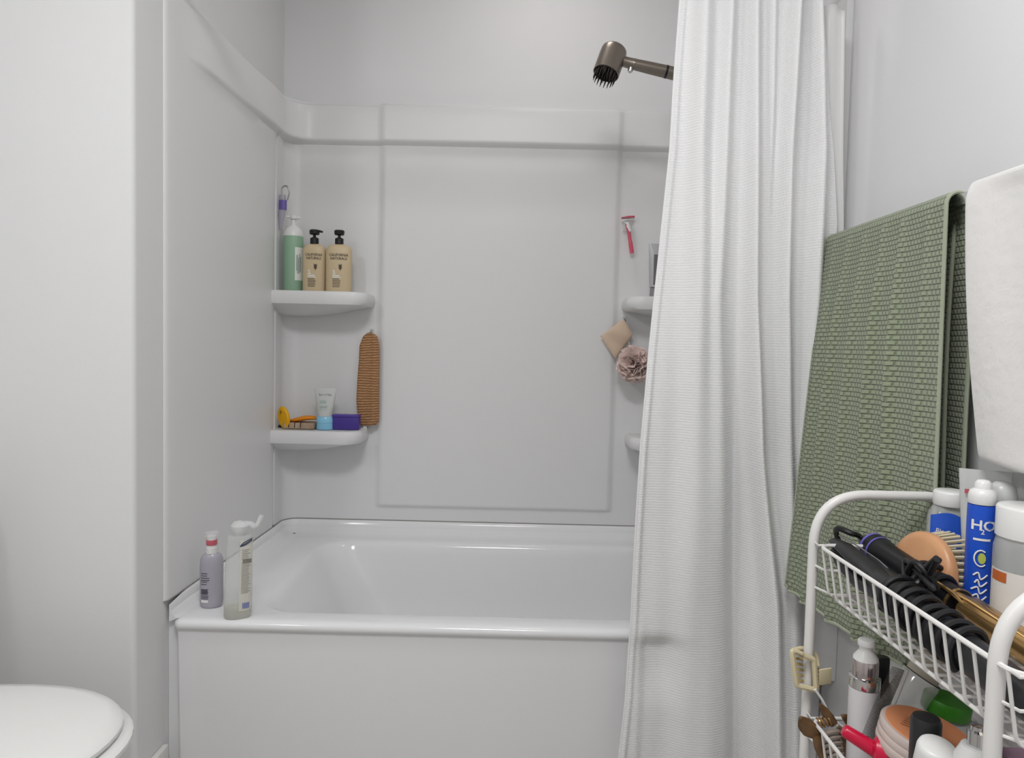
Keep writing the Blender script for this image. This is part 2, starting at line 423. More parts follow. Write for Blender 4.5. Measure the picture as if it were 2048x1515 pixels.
# raised tiling flange round three sides
bm = bmesh.new(); lps = []
pr = [(.0, ZS-.002), (.004, ZS-.004), (.008, ZS-.010), (.012, ZS-.022), (.018, ZR+.018), (.028, ZR+.007), (.046, ZR+.0015), (.07, ZR-.001)]
for i in range(len(SP)):
    p, n, tg = SP[i]
    if tg == 'l' or p.y < YF+.012: continue
    k = sst(YF+.0, YF+.10, p.y) if tg in 'LR' else 1
    nn = n; kf = .3+.7*sst(YF+.01, YF+.20, p.y) if tg in 'LR' else 1
    lps.append([Vector((p.x, p.y, 0)) + nn*(o_*kf*(1 if tg != 'c' else .9)+.001) + Vector((0, 0, q - (q-ZR)*(1-k)*.25)) for o_, q in pr+[(-.003, ZR-.012), (-.003, ZS-.004)]])
rings(bm, lps, closed=True); obj('raised_flange', bm, TUBW, t, world=True)
obj('front_flange', B(XD+.0006, -.735, YF+.026, YF+.04, 0, ZR-.004), TUBW, t, world=True)
sp = [Vector((p.x, p.y, 0)) + n*.001 + Vector((0, 0, ZS-.001)) for p, n, tg in SP if tg != 'l']
obj('caulk_line', tube(sp, .0016, 6), CAULK, t, world=True, label='thin grey caulk seam')

# ================================================================= TOILET
c = at(245, 1462, 1.10); LT = .402; TXc = c.x-.257
def oval(cx, cy, lx0, lx1, hw, z, n=48, e=2.15):
    out = []
    for k in range(n):
        a = 2*PI*k/n; ca, sa = math.cos(a), math.sin(a)
        l = lx1 if ca > 0 else lx0
        ee = e if ca > 0 else 2.8
        out.append(Vector((cx+l*math.copysign(abs(ca)**(2/ee), ca), cy+hw*math.copysign(abs(sa)**(2/ee), sa), z)))
    return out
t = thing('toilet', 'white toilet with closed lid beside the bathtub wall', 'toilet', (TXc, 1.10, 0))
def ovl(parms):
    bm = bmesh.new(); rings(bm, [oval(TXc, 1.10, *q) for q in parms]); return bm
a, b_, h = .22, .235, .178
lid = ovl([(a-.01, b_-.008, h-.008, LT-.017), (a, b_, h, LT-.012), (a, b_, h, LT-.006), (a-.004, b_-.005, h-.005, LT-.001), (a-.02, b_-.024, h-.022, LT+.002), (a-.08, b_-.10, h-.08, LT+.006), (a-.16, b_-.17, h-.14, LT+.007)])
obj('lid', lid, PORC, t, world=True)
obj('seat', ovl([(a, b_+.008, h+.004, LT-.036), (a+.004, b_+.016, h+.009, LT-.031), (a+.004, b_+.016, h+.009, LT-.024), (a, b_+.008, h+.003, LT-.0185)]), PORC, t, world=True)
obj('bowl', ovl([(a-.04, .13, .10, 0), (a-.04, .13, .10, .05), (a-.05, .11, .095, .16), (a-.03, .16, .125, .27), (a, b_-.01, .165, .36), (a, b_+.008, .182, LT-.05), (a, b_+.006, .18, LT-.0365)]), PORC, t, world=True)
obj('tank', box(bmesh.new(), RX0+.012, TXc-a+.02, .89, 1.31, .36, .74, .025), PORC, t, world=True)
obj('tank_lid', box(bmesh.new(), RX0+.006, TXc-a+.03, .88, 1.32, .742, .78, .012), PORC, t, world=True)

# ================================================================= CURTAIN
YC = 1.478
TOPZ = 1.885
EDGE_L = [(-120, 1368), (0, 1360), (170, 1347), (300, 1340), (500, 1320), (700, 1299), (900, 1281), (1050, 1272), (1250, 1262), (1400, 1251), (1515, 1238), (2100, 1160)]
EDGE_R = [(-120, 1636), (0, 1640), (100, 1652), (300, 1668), (450, 1674), (600, 1652), (800, 1628), (1000, 1602), (1150, 1593), (1300, 1600), (1515, 1606), (2100, 1620)]
RIDGE = [  # (y, centre, half width, height m)
 [(-100, 1408, 17, .035), (300, 1395, 20, .034), (600, 1395, 24, .030), (900, 1395, 30, .024), (1200, 1395, 40, .020), (1515, 1390, 46, .022), (2100, 1380, 50, .02)],
 [(-100, 1458, 12, .040), (300, 1443, 13, .036), (600, 1432, 13, .024), (900, 1440, 18, .012), (1200, 1460, 22, .007), (1515, 1462, 20, .004), (2100, 1460, 30, .004)],
 [(-100, 1503, 12, .040), (300, 1500, 12, .044), (600, 1500, 11, .046), (900, 1511, 12, .046), (1200, 1533, 19, .060), (1515, 1538, 21, .064), (2100, 1540, 24, .05)],
 [(-100, 1545, 9, .022), (200, 1540, 8, .020), (450, 1535, 8, .006), (900, 1540, 9, .0), (2100, 1545, 9, 0)],
 [(-100, 1590, 12, .046), (300, 1568, 12, .044), (600, 1562, 12, .040), (900, 1570, 13, .034), (1200, 1576, 14, .034), (1515, 1580, 16, .036), (2100, 1590, 18, .03)],
 [(-100, 1624, 10, .040), (300, 1634, 14, .040), (600, 1622, 15, .034), (900, 1600, 12, .020), (1200, 1592, 10, .012), (1515, 1602, 8, .008), (2100, 1600, 8, .01)],
]
zof = [(py, at(1450, py, YC).z) for py in range(-120, 2101, 20)]
zof_inv = [(z, py) for py, z in zof][::-1]
def pyof(z): return interp(zof_inv, z)
X_AT = {}
def pxX(px, py): return at(px, py, YC).x
def curtain_pt(u, v):
    z = .11 + (TOPZ-.11)*v; py = pyof(z)
    pl, pr_ = interp(EDGE_L, py), interp(EDGE_R, py); px = pl+(pr_-pl)*u
    y = YC
    for rd in RIDGE:
        c = interp([(a[0], a[1]) for a in rd], py); w_ = interp([(a[0], a[2]) for a in rd], py); hh = interp([(a[0], a[3]) for a in rd], py)
        d = (px-c)/w_
        if rd is RIDGE[2]: d *= 1+.9*sst(700, 1100, py)*(1-sst(-.3, .3, d))
        y -= hh*math.exp(-abs(d/1.12)**2.0)
    y += .046*math.exp(-((px-interp([(0, 1475), (900, 1478), (1515, 1478)], py))/21)**2)*sst(500, 1100, py)
    # dent below the tub rim, small creases, slack
    y += .022*math.exp(-((px-1315)/44)**2)*sst(1268, 1300, py)*(1-sst(1330, 1430, py)*.75)
    y -= .006*math.exp(-((px-(1280-(py-1300)*.05))/10)**2)*sst(1200, 1300, py)
    y += .0015*math.sin(px*.11+py*.004)+.002*math.sin(py*.012+px*.03)*sst(0, 300, py)
    y -= .005*math.exp(-((px-pl-8)/5)**2)
    y -= .012*sst(1262, 1290, py)*(1-sst(1240, 1420, px))*0
    X = at(px, py, YC).x
    return Vector((X, y, z)), (u*1.2, z)
t = thing('shower_curtain', 'white waffle weave shower curtain hanging in folds outside the tub', 'shower curtain', (.4, YC, TOPZ))
o = obj('curtain_sheet', grid(curtain_pt, 330, 150), CURT, t, world=True, recalc=False); solid(o, .0015)
hem = [curtain_pt(.0, v/90)[0] for v in range(91)]
obj('side_hem', tube(hem, .0022, 6), mat('hem cloth', '#EDEDED', .8), t, world=True)
# liner behind it: flat piece seen at the right
def liner_pt(u, v):
    z = .16+(at(1650, 14, 1.5).z-.16)*v; pl = 1600; pr_ = interp([(0, 1655), (300, 1664), (450, 1672), (700, 1664), (1000, 1640), (1515, 1600)], pyof(z))
    px = pl+(pr_-pl)*u; p = at(px, 700, 1.5); return Vector((p.x, 1.497+.004*math.sin(u*9)-.01*u, z - .012*sst(.7, 1, u)*sst(.98, 1, v)))
o = obj('shower_liner', grid(liner_pt, 20, 60), LINER, recalc=False); solid(o, .001)
tagit(o, 'plain white liner sheet behind the right edge of the waffle curtain', 'shower liner')
t = thing('curtain_rod', 'straight metal rod carrying the white waffle curtain', 'curtain rod', (0, YC, TOPZ+.025))
obj('rod', tube([(XD+.003, YC, TOPZ+.025), (XW-.003, YC, TOPZ+.025)], .0125, 16), CHROME, t, world=True)
for sx in (XD+.001, XW-.013): obj('end_flange', xf(lathe([(.028, 0), (.028, .006), (.018, .012)]), Matrix.Translation((sx, YC, TOPZ+.025)) @ Matrix.Rotation(PI/2, 4, 'Y')), CHROME, t, world=True)
t2 = []
for k in range(10):
    x = curtain_pt(.03+.94*k/9, 1)[0].x; y = YC-.012
    ring = [Vector((x, YC+.022*math.cos(a)*.95, TOPZ+.020+.026*math.sin(a))) for a in [2*PI*i/20 for i in range(20)]]
    obj('curtain_ring', tube(ring, .002, 6, closed=True), CHROME, t, world=True)

# ================================================================= SHOWER HEAD
YH = 1.93
hp = at(1221, 122, YH)
t = thing('handheld_shower', 'gunmetal handheld shower head with bristle face left of the curtain', 'shower head', hp)
sc_ = YH/FPX
ax = (at(1232, 92, YH)-at(1211, 150, YH)).normalized()   # body axis, up
axt = Vector((ax.x, .22, ax.z)).normalized()
q = Vector((0, 0, 1)).rotation_difference(axt).to_matrix().to_4x4()
R = 26*sc_
body = lathe([(R*.93, -.040), (R*1.0, -.0395), (R, -.036), (R, .014), (R*.99, .028), (R*.95, .034), (R*.84, .0385), (R*.6, .0405), (0, .041)], 40, cap0=False)
lathe([(R*.93, -.040), (R*.93, -.026), (0, -.026)], 40, bm=body, cap0=False)
obj('head_body', xf(body, q), BRONZE, t)
bm = bmesh.new()
for rr, n in ((.80, 18), (.5, 10), (.2, 4)):
    for k in range(n):
        a = 2*PI*k/n; c = (R*rr*math.cos(a), R*rr*math.sin(a), 0)
        lathe([(.0024, -.024), (.0020, -.050), (.0007, -.064)], 6, bm=bm, c=c)
obj('bristles', xf(bm, q), mat('dark bristles', '#2E2A28', .5), t)
a0, a1, a2 = at(1240, 121, YH)-hp, at(1262, 127, YH)-hp, at(1352, 148, YH)-hp
end = Vector((XR-.02, 1.93, 0))-Vector((hp.x, hp.y, 0)); dv = (a2-a1).normalized(); a3 = a1+dv*.20
obj('neck', tube([a0-dv*.012, a0, a1+dv*.004, a1+dv*.009, a1+dv*.010], [.0145, .0130, .0145, .0155, .0145], 20), BRONZE, t)
obj('handle', tube([a1+dv*.008, a1+dv*.05, a2-dv*.022, a3], [.0145, .0158, .0168, .0175], 20), BRONZE, t)
obj('handle_band', tube([a2-dv*.030, a2-dv*.024], .0172, 20), DARK, t, label='black ring on the handle')
bp_ = at(1260, 141, YH)-hp
obj('button', tube([a1+Vector((.0, -.002, -.009)), bp_+Vector((0, 0, -.002)), bp_+Vector((0, 0, -.006))], [.006, .0075, .004], 12), CHROME, t, label='small chrome button')
t = thing('shower_mount', 'metal shower arm and holder on the right alcove wall behind curtain', 'shower arm', (XR, YH, hp.z))
w0 = hp+a3
obj('holder', tube([w0-dv*.03, w0+dv*.012], .0185, 16), BRONZE, t, world=True)
obj('arm_pipe', tube(smooth_path([w0+dv*.011, w0+dv*.04+Vector((0, 0, .02)), Vector((XW-.06, YH, w0.z+.05)), Vector((XW-.002, YH, w0.z+.06))], 8), .009, 12), BRONZE, t, world=True)
obj('wall_flange', xf(lathe([(.03, 0), (.028, .006), (.012, .012)]), Matrix.Translation((XW-.0005, YH, w0.z+.06)) @ Matrix.Rotation(-PI/2, 4, 'Y')), BRONZE, t, world=True)

#@@ITEMS@@
# ================================================================= helpers for small goods
CLEAR = mat('clear plastic', '#E9ECEB', .08, alpha=.34, spec=.6)
VCLEAR = mat('very clear plastic', '#F2F2F2', .05, alpha=.14, spec=.8)
CLEARS = mat('frosted plastic', '#DDDFDD', .25, alpha=.72)
def face(x, y): return -math.atan2(x, y)          # turn a pack's front towards the room
def onz(px, py, z):                                # where the sight line through a pixel meets height z
    d = Fw + Rt*((px-1024)/FPX) + Up*((757.5-py)/FPX); k = (z-CZ)/d.z; return Vector((0, 0, CZ)) + d*k
def cap_prof(r, z0, z1, b=.002): return [(r*.96, z0), (r, z0+b*.5), (r, z1-b), (r-b*.4, z1-b*.3), (r-b, z1), (0, z1)]
def pump(t, z, r, m, rot=0, h=.030, head=.0135, spout=.020):
    obj('pump_collar', lathe([(r, z), (r, z+h*.45), (r*.72, z+h*.5), (r*.35, z+h*.55), (r*.35, z+h*.8), (0, z+h*.8)], 24), m, t)
    bm = lathe([(head*.85, z+h*.74), (head, z+h*.78), (head*1.05, z+h*1.05), (head*.9, z+h*1.12), (0, z+h*1.13)], 24)
    bm2 = tube([(0, 0, z+h*1.02), (spout*.6, 0, z+h*1.03), (spout, 0, z+h*.98)], [.0045, .004, .003], 10)
    obj('pump_head', xf(merge([bm, bm2]), Matrix.Rotation(rot, 4, 'Z')), m, t)

# ---------------------------------------------------------------- goods on the upper left shelf
zsu = zu+.0005; YI = 2.268
p = at(586, 580, YI)
t = thing('pump_bottle', 'tall pale green pump bottle with white top on the upper left shelf', 'bottle', (p.x, YI, zsu), (0, 0, .25))
GB = mat('green bottle', '#98BBA0', .3, sss=.1)
obj('bottle_body', lathe([(.0, 0), (.028, 0), (.0305, .003), (.031, .17), (.0305, .176)], 36, sy=.85), GB, t)
obj('shoulder', lathe([(.0312, .176), (.0305, .186), (.026, .198), (.016, .208), (.009, .213), (.007, .225), (.007, .232), (0, .232)], 36, sy=.85), WHITEP, t)
obj('pump_head', merge([lathe([(.009, .230), (.0115, .232), (.0115, .242), (0, .243)], 24), tube([(-.022, 0, .238), (0, 0, .239), (.021, 0, .236)], [.004, .0065, .004], 10)]), WHITEP, t)
f = lambda u, v: Vector((.0065+.024*u, 0, .035+.105*v)); b = grid(f, 8, 1); obj('label', wrap(b, .0312, .0265, eps=.0004), mat('label white', '#E6E9E2', .5), t)
b = strokes([(.011+.003*k, .0125+.003*k, .09-.004*(k % 3), .05+.01*(k % 2)) for k in range(5)]); obj('print', wrap(b, .0312, .0265, eps=.0008), mat('green ink', '#5E7A68', .6), t)
BE = mat('beige bottle', '#D2BE9B', .38); BK = mat('pump black', '#1B1A1A', .35)
for px, wid, lab, sp in ((628, .0358, 'beige lotion pump bottle standing between the green bottle and its twin', .02), (677.5, .0412, 'beige lotion pump bottle at the right end of the upper shelf row', .0)):
    Y = 2.252 if px < 650 else 2.250; p = at(px, 582, Y); r = wid
    t = thing('lotion_bottle', lab, 'bottle', (p.x, Y, zsu), (0, 0, .06), group='beige pump bottles on the upper shelf')
    obj('bottle_body', lathe([(0, 0), (r*.94, 0), (r, .003), (r, .128), (r*.97, .137), (r*.80, .146), (r*.48, .151), (r*.40, .152), (0, .152)], 40, sy=.55, e=2.4), BE, t)
    pump(t, .1515, .0135, BK, 0 if px < 650 else -1.45, h=.040, head=.0155, spout=.026)
    tx = [upright(text_bm('CALIFORNIA', .0085, 0, wmax=r*1.45, bold=.02), .002, .112, 0), upright(text_bm('NATURALS', .0085, 0, wmax=r*1.25, bold=.02), .002, .101, 0)]
    obj('lettering', wrap(merge(tx), r, r*.55, 2.4, .0006), INK, t, recalc=False)
    rows = bars(-.016, .012, .016, .040, 6, .0017, 3)
    sprig = [tube([(.008, 0, .066), (.008, 0, .086)], .0006, 5)]
    for k in range(5):
        for s in (-1, 1): sprig.append(tube([(.008, 0, .070+.003*k), (.008+s*.005, 0, .075+.003*k)], .0007, 5))
    bb = merge([strokes(rows)]+sprig); obj('print', wrap(bb, r, r*.55, 2.4, .0006), INK, t, recalc=False)
    ww = merge([strokes([(-.016, -.009, .066, .003), (-.014, -.008, .061, .003), (-.016, -.006, .056, .003), (-.016, .006, .050, .0035), (-.016, .010, .045, .0022)])])
    obj('white_print', wrap(ww, r, r*.55, 2.4, .0006), INKW, t, recalc=False)

# clip hanging on the niche side
p = at(571, 412, 2.250)
t = thing('hanging_razor', 'clear handled razor with purple band hanging in the upper left corner', 'razor', (p.x, 2.250, p.z))
s = 2.262/FPX
obj('handle', tube([(-.010*1, 0, .035), (-.009, 0, 0), (-.012, -.002, -.03), (-.016, 0, -.075)], [.0065, .0075, .0065, .002], 12, flat=1.6), mat('lilac grey plastic', '#A9A6B2', .3), t)
obj('band', tube([(-.008, -.001, .018), (-.0085, -.001, -.012)], [.0085, .0085], 12, flat=1.5), mat('violet plastic', '#6C5FA6', .35), t)
obj('metal_loop', tube(round_path([(-.012, 0, .018), (-.012, 0, .06), (.004, 0, .066), (.013, 0, .045), (.006, 0, .018)], .012), .0022, 8), mat('dull metal', '#9A9893', .35, metal=.8), t)

# ---------------------------------------------------------------- goods on the lower left shelf
zsl = zl+.0005; Y = 2.262
p0, p1 = at(572, 857, Y), at(634, 857, Y)
WOOD = mat('worn bamboo', '#B79F89', .7, var=(30, .6, '#8E7560'))
t = thing('soap_dish', 'bamboo soap dish with slots on the lower left shelf', 'soap dish', ((p0.x+p1.x)/2, Y, zsl))
w_ = (p1.x-p0.x)/2
obj('dish', box(bmesh.new(), -w_, w_, -.034, .03, 0, .020, .005), WOOD, t)
bm = bmesh.new()
for k in range(3): box(bm, -w_+.018+.019*k, -w_+.021+.019*k, -.0346, .02, .005, .0204)
obj('slots', bm, mat('slot shade', '#4A3A2E', .8), t)
t = thing('soap_bar', 'orange curved sponge bar lying on the bamboo dish', 'soap', ((p0.x+p1.x)/2+.008, Y-.004, zsl+.0205))
bm = bmesh.new(); lps = []
for i in range(17):
    u = i/16; x = -w_*.92+2*w_*.92*u; rr = .024*math.sin(PI*min(max(u, .03), .97))**.5; hh = .008*math.sin(PI*min(max(u, .03), .97))**.4; zz = .009+.005*math.cos((u-.75)*4)
    lps.append([Vector((x, rr*math.cos(a), zz+hh*math.sin(a))) for a in [2*PI*k/16 for k in range(16)]])
rings(bm, lps); obj('bar', bm, mat('orange sponge', '#E08A12', .6), t)
p = at(569, 834, Y-.02)
t = thing('sponge', 'yellow oval sponge disc leaning upright on the bamboo dish end', 'sponge', (p.x, Y-.025, zsl+.035), (0, -.18, 0))
obj('disc', xf(lathe([(.0, -.006), (.020, -.006), (.0225, -.003), (.0225, .003), (.020, .006), (0, .006)], 36, sy=1.0), Matrix.Rotation(-.5, 4, 'Z') @ Matrix.Diagonal((1, 1, 1.62, 1)) @ Matrix.Rotation(PI/2, 4, 'X')), mat('yellow sponge', '#EBAF12', .6), t)
obj('print', xf(tube(smooth_path([(-.003, 0, -.004), (.0, 0, .003), (.004, 0, .006), (.001, 0, .0), (.005, 0, -.003)], 5), .0006, 5), Matrix.Rotation(-.5, 4, 'Z') @ Matrix.Translation((0, -.0103, .018))), INK, t)
p = at(557, 850, Y+.01)
t = thing('pumice_stone', 'small pale stone with dark rim tucked behind yellow sponge', 'pumice stone', (p.x-.002, Y+.012, zsl), (0, .0, .3))
obj('stone', lathe([(0, 0), (.017, 0), (.019, .004), (.016, .013), (.008, .024), (.002, .032)], 20, sy=.7), mat('pale stone', '#B9C4BC', .7), t)
obj('dark_rim', lathe([(.0186, .001), (.0205, .004), (.0186, .008)], 20, sy=.72, cap0=False, cap1=False), DARK, t)
p = at(650.5, 857, Y-.01)
t = thing('cosmetic_tube', 'clear cosmetic tube standing on its light blue cap on the lower shelf', 'tube', (p.x, Y-.012, zsl))
obj('cap', lathe([(0, 0), (.0275, 0), (.0285, .002), (.0275, .022), (.0285, .0225), (.0272, .040), (.025, .042), (0, .042)], 32, sy=.85), mat('light blue cap', '#8CC7E4', .25), t)
def flare_tube(r0, w1, z0, z1, m_, t, name='tube_body', n=12, d=.9):
    bm = bmesh.new(); lps = []
    for i in range(n+1):
        v = i/n; rx = r0+(w1-r0)*v; ry = r0*d*(1-v)**.75+.0012
        lps.append([Vector((rx*math.copysign(abs(math.cos(a))**.9, math.cos(a)), ry*math.sin(a), z0+(z1-z0)*v)) for a in [2*PI*k/32 for k in range(32)]])
    rings(bm, lps); return obj(name, bm, m_, t)
flare_tube(.0235, .0365, .042, .132, CLEARS, t)
obj('lettering', upright(text_bm('SenspOle', .0075, 0, wmax=.040), .001, .108, -.0085), mat('teal ink', '#5F7F78', .5), t)
obj('print', merge([strokes([(-.014, .006, .088, .010)], -.0145), strokes([(-.013, .010, .074, .004), (-.013, .012, .066, .002), (-.013, .008, .060, .002)], -.0185)]), mat('pale print', '#AEBFB8', .5), t)
p0, p1 = at(666, 854, Y-.01), at(719, 824, Y-.01)
t = thing('purple_box', 'small dark purple box lying beside the blue capped tube', 'box', ((p0.x+p1.x)/2, Y-.005, zsl))
w_ = (p1.x-p0.x)/2
obj('box_body', box(bmesh.new(), -w_, w_, -.016, .016, 0, .040, .002), mat('purple card', '#45328A', .35), t)
obj('box_lid', box(bmesh.new(), -w_-.0004, w_+.0004, -.0168, .0165, .0405, .0485, .0015), mat('purple card top', '#503C98', .35), t)

# ---------------------------------------------------------------- hanging things on the back wall
HOOKM = mat('hook metal', '#777671', .3, metal=.7)
def hook(p, lab):
    t = thing('wall_hook', lab, 'hook', (p.x, YB-.0, p.z))
    t.location.y = YB-.0115 if PX0 < p.x < PX1 else YB-.0005
    obj('backplate', box(bmesh.new(), -.007, .007, -.003, .0, -.012, .012, .001), CLEAR, t)
    obj('prong', tube(round_path([(0, -.003, .006), (0, -.010, .004), (0, -.012, -.010), (0, -.022, -.012), (0, -.023, .0)], .004), .0014, 8), HOOKM, t)
    return t
ph = at(741, 664, YB-.02)
hook(ph, 'small metal hook holding the copper mesh mitt')
COP = mat('copper exfoliating cloth', '#C69468', .8, bump=('bands', 38, .9, .003, .5))
Lc = [(665, 735, 745), (672, 726, 755), (690, 719, 759), (720, 718, 759), (760, 715, 758), (800, 713, 758), (830, 716, 758), (846, 718, 757), (850, 722, 752)]
t = thing('exfoliating_mitt', 'long copper brown ribbed washing cloth hanging beside the left shelves', 'washcloth', (ph.x, YB-.026, ph.z-.012))
def mitt(side):
    def f(u, v):
        py = 665+185*v; l = interp([(a, b) for a, b, c in Lc], py); r = interp([(a, c) for a, b, c in Lc], py)
        q = at(l+(r-l)*u, py, YB-.03); th = .010*math.sin(PI*min(max(u, 0), 1))**.5
        y = q.y + side*th - .003*math.sin(u*7+v*3)-.004*math.exp(-((u-.72)/.08)**2)*(1-v*.5)
        return Vector((q.x, y, q.z+.004*(u-.5)*math.sin(v*9))), (u*.07, v*.3)
    return f
obj('cloth', merge([grid(mitt(-1), 20, 70), grid(mitt(1), 20, 70)]), COP, t, world=True)
q = at(730, 857, YB-.03); obj('care_tag', box(bmesh.new(), q.x-.006, q.x+.006, q.y-.001, q.y+.001, q.z-.012, q.z+.014), WHITEP, t, world=True, label='white care tag')

# razor on its holder
PK = mat('pink plastic', '#D9566E', .3); p = at(1257, 470, YB-.02)
t = thing('pink_razor', 'pink and white razor hanging on the right of the back wall', 'razor', (p.x, YB-.024, p.z))
g = lambda px, py: at(px, py, YB-.024)-Vector((p.x, YB-.024, p.z))
obj('handle', tube(smooth_path([g(1253, 448), g(1257, 462), g(1261, 485), g(1264, 506)], 6), [.005]*6+[.0055]*6+[.0068]*6+[.007], 12), PK, t)
obj('neck_grip', tube([g(1254, 444), g(1256, 452), g(1260, 463)], [.0062, .0072, .0062], 12), WHITEP, t, label='white neck')
obj('razor_head', tube([g(1243, 436), g(1256, 434), g(1269, 433)], [.006, .0075, .006], 10, flat=.6), PK, t)
obj('blades', merge([box(bmesh.new(), g(1244, 434).x, g(1268, 434).x, -.0085, -.0045, g(1250, 436).z+.0035*k, g(1250, 436).z+.0012+.0035*k) for k in range(-1, 1)]), mat('blade steel', '#A6A2A0', .3, metal=.8), t)
obj('holder', box(bmesh.new(), g(1248, 440).x, g(1264, 440).x, .004, .0225, g(1256, 462).z, g(1256, 440).z, .003), CLEAR, t)

# grey tube on the right upper shelf
Y = 2.262; p = at(1313, 572, Y)
t = thing('cosmetic_tube', 'grey cosmetic tube on the right corner shelf half hidden by curtain', 'tube', (p.x-.002, Y, zu2+.0005))
obj('cap', lathe([(0, 0), (.019, 0), (.0195, .003), (.0185, .032), (0, .032)], 28, sy=.8), mat('grey cap', '#8E8E90', .3), t)
flare_tube(.021, .027, .033, .172, mat('grey tube', '#B9B9BB', .3), t)
obj('label', upright(B(-.013, .013, .04, .135, 0, .0005), 0, 0, -.021), mat('grey label', '#6F6F74', .4), t)

# beige cloth and loofah
ph = at(1249, 640, YB-.01); hook(ph, 'small metal hook above the beige cloth and mesh sponge')
t = thing('washcloth', 'pale peach folded cloth hanging by its corner from the right hook', 'washcloth', (ph.x, YB-.03, ph.z))
qa, qb, qc, qd = [at(*q, YB-.032) for q in ((1247, 637), (1201, 672), (1230, 716), (1266, 668))]
def clo(side):
    def f(u, v):
        q = qa*(1-u)*(1-v)+qb*u*(1-v)+qc*u*v+qd*(1-u)*v
        th = .011*(math.sin(PI*u)*math.sin(PI*v))**.35 if 0 < u < 1 and 0 < v < 1 else 0
        return Vector((q.x, q.y+side*th+.004*math.sin(u*8+v*4)*(4*u*(1-u)), q.z-.004*math.sin(PI*u)*(v)))
    return f
obj('cloth', merge([grid(clo(-1), 20, 20), grid(clo(1), 20, 20)]), mat('peach cloth', '#D8BFA8', .9, sheen=.3, bump=('noise', 250, .5, .002)), t, world=True)
c = at(1268, 728, YB-.085)
t = thing('mesh_sponge', 'dusty pink ruffled mesh bath sponge hanging below the peach cloth', 'sponge', (c.x, c.y, c.z))
bm = bmesh.new(); rnd = random.Random(5)
uvl = bm.loops.layers.uv.verify()
for k in range(26):
    n = Vector((rnd.gauss(0, 1), rnd.gauss(0, 1), rnd.gauss(0, 1))).normalized()
    a_ = n.orthogonal().normalized(); b_ = n.cross(a_)
    R_ = .062*rnd.uniform(.85, 1.05); ph_ = rnd.random()*6
    def f(u, v):
        a = 2*PI*u; rr = R_*(.25+.75*v); wv = .010*math.sin(a*5+ph_)*v+.006*math.sin(a*9+ph_*2)*v
        return (a_*math.cos(a)+b_*math.sin(a))*rr*math.sqrt(max(.05, 1-.15*v)) + n*(wv+.010*v)
    grid(f, 48, 4, bm)
obj('mesh_ruffle', bm, mat('pink mesh', '#F2DBD3', .85, alpha=.95, sheen=.4), t, recalc=False)
obj('hanging_cord', tube(smooth_path([c*0+Vector((0, 0, .0)), Vector(ph)-c+Vector((.01, 0, -.05)), Vector(ph)-c+Vector((0, .048, -.006))], 6), .0011, 6), INKW, t)

# ---------------------------------------------------------------- bottles on the front corner of the tub
p = onz(422, 1214, ZR)
t = thing('pump_bottle', 'lilac bottle with white cap and red ring on the tub corner', 'bottle', (p.x-.002, p.y+.008, ZR+.0005), (0, 0, .30))
s = p.y/FPX; r = 22.5*s
obj('bottle_body', lathe([(0, 0), (r*.82, 0), (r*.95, .006), (r, .018), (r, 86*s), (r*.96, 98*s), (r*.82, 106*s), (r*.55, 111*s), (0, 112*s)], 36, sy=.7), mat('lilac bottle', '#ABA7B1', .25), t)
obj('neck', lathe([(r*.5, 110*s), (r*.5, 122*s), (r*.42, 123*s), (r*.42, 145*s), (0, 145*s)], 28), WHITEP, t)
obj('red_clip', lathe([(r*.44, 127*s), (r*.47, 128*s), (r*.47, 137*s), (r*.44, 138*s)], 28, cap0=False, cap1=False), mat('red plastic', '#C4123A', .3), t, label='red locking ring')
obj('cap', merge([lathe([(r*.35, 144*s), (r*.55, 147*s), (r*.6, 153*s), (r*.3, 155*s), (0, 155*s)], 28), lathe([(r*.58, 112*s), (r*.56, 150*s), (r*.58, 151*s)], 28, cap0=False, cap1=False)]), VCLEAR, t)
rows = bars(-.022, -.003, .068, .084, 4, .0018, 2)+bars(-.022, -.006, .058, .064, 2, .0016, 3)+bars(-.022, -.002, .035, .046, 6, .0017, 4)+bars(-.022, -.004, .024, .031, 3, .0017, 5)
obj('print', wrap(strokes([(a, b, c_, d) for a, b, c_, d in rows]), r, r*.7, eps=.0006), mat('dark lilac ink', '#514C5C', .5), t)
obj('label', wrap(strokes([(-.0215, -.006, .0175, .006)]), r, r*.7, eps=.0005), WHITEP, t)
p = onz(471, 1237, ZR)
t = thing('spray_bottle', 'nearly empty clear bottle with curved spout on the tub corner', 'bottle', (p.x, p.y+.012, ZR+.0005), (0, .02, .35))
s = p.y/FPX; r = 27*s; H = 170*s
obj('bottle_body', lathe([(0, 0), (r*.9, 0), (r, .006), (r*1.02, H*.25), (r*.98, H*.6), (r*.93, H*.93), (r*.90, H*.985), (r*.85, H), (r*.2, H), (0, H)], 36, sy=.62, e=2.3), mat('hazy plastic', '#DDDFDD', .16, alpha=.40), t)
obj('residue', lathe([(0, .001), (r*.86, .001), (r*.95, .006), (r*.97, H*.13), (0, H*.16)], 32, sy=.6, e=2.3), mat('soap residue', '#D2CFB8', .3, alpha=.6), t)
f = lambda u, v: Vector((.002+.0265*u, 0, H*(.10+.86*v)-.0*u)); obj('label', wrap(grid(f, 8, 1), r, r*.62, 2.3, .0012), mat('label cream', '#DAD8CC', .4, alpha=.8), t)
rows = bars(.006, .026, H*.32, H*.68, 22, .0009, 8)+[(.008, .027, H*.70, .009)]+bars(.006, .024, H*.73, H*.84, 6, .0011, 9)
obj('print', wrap(strokes(rows), r, r*.62, 2.3, .0020), mat('grey ink', '#85837C', .5), t)
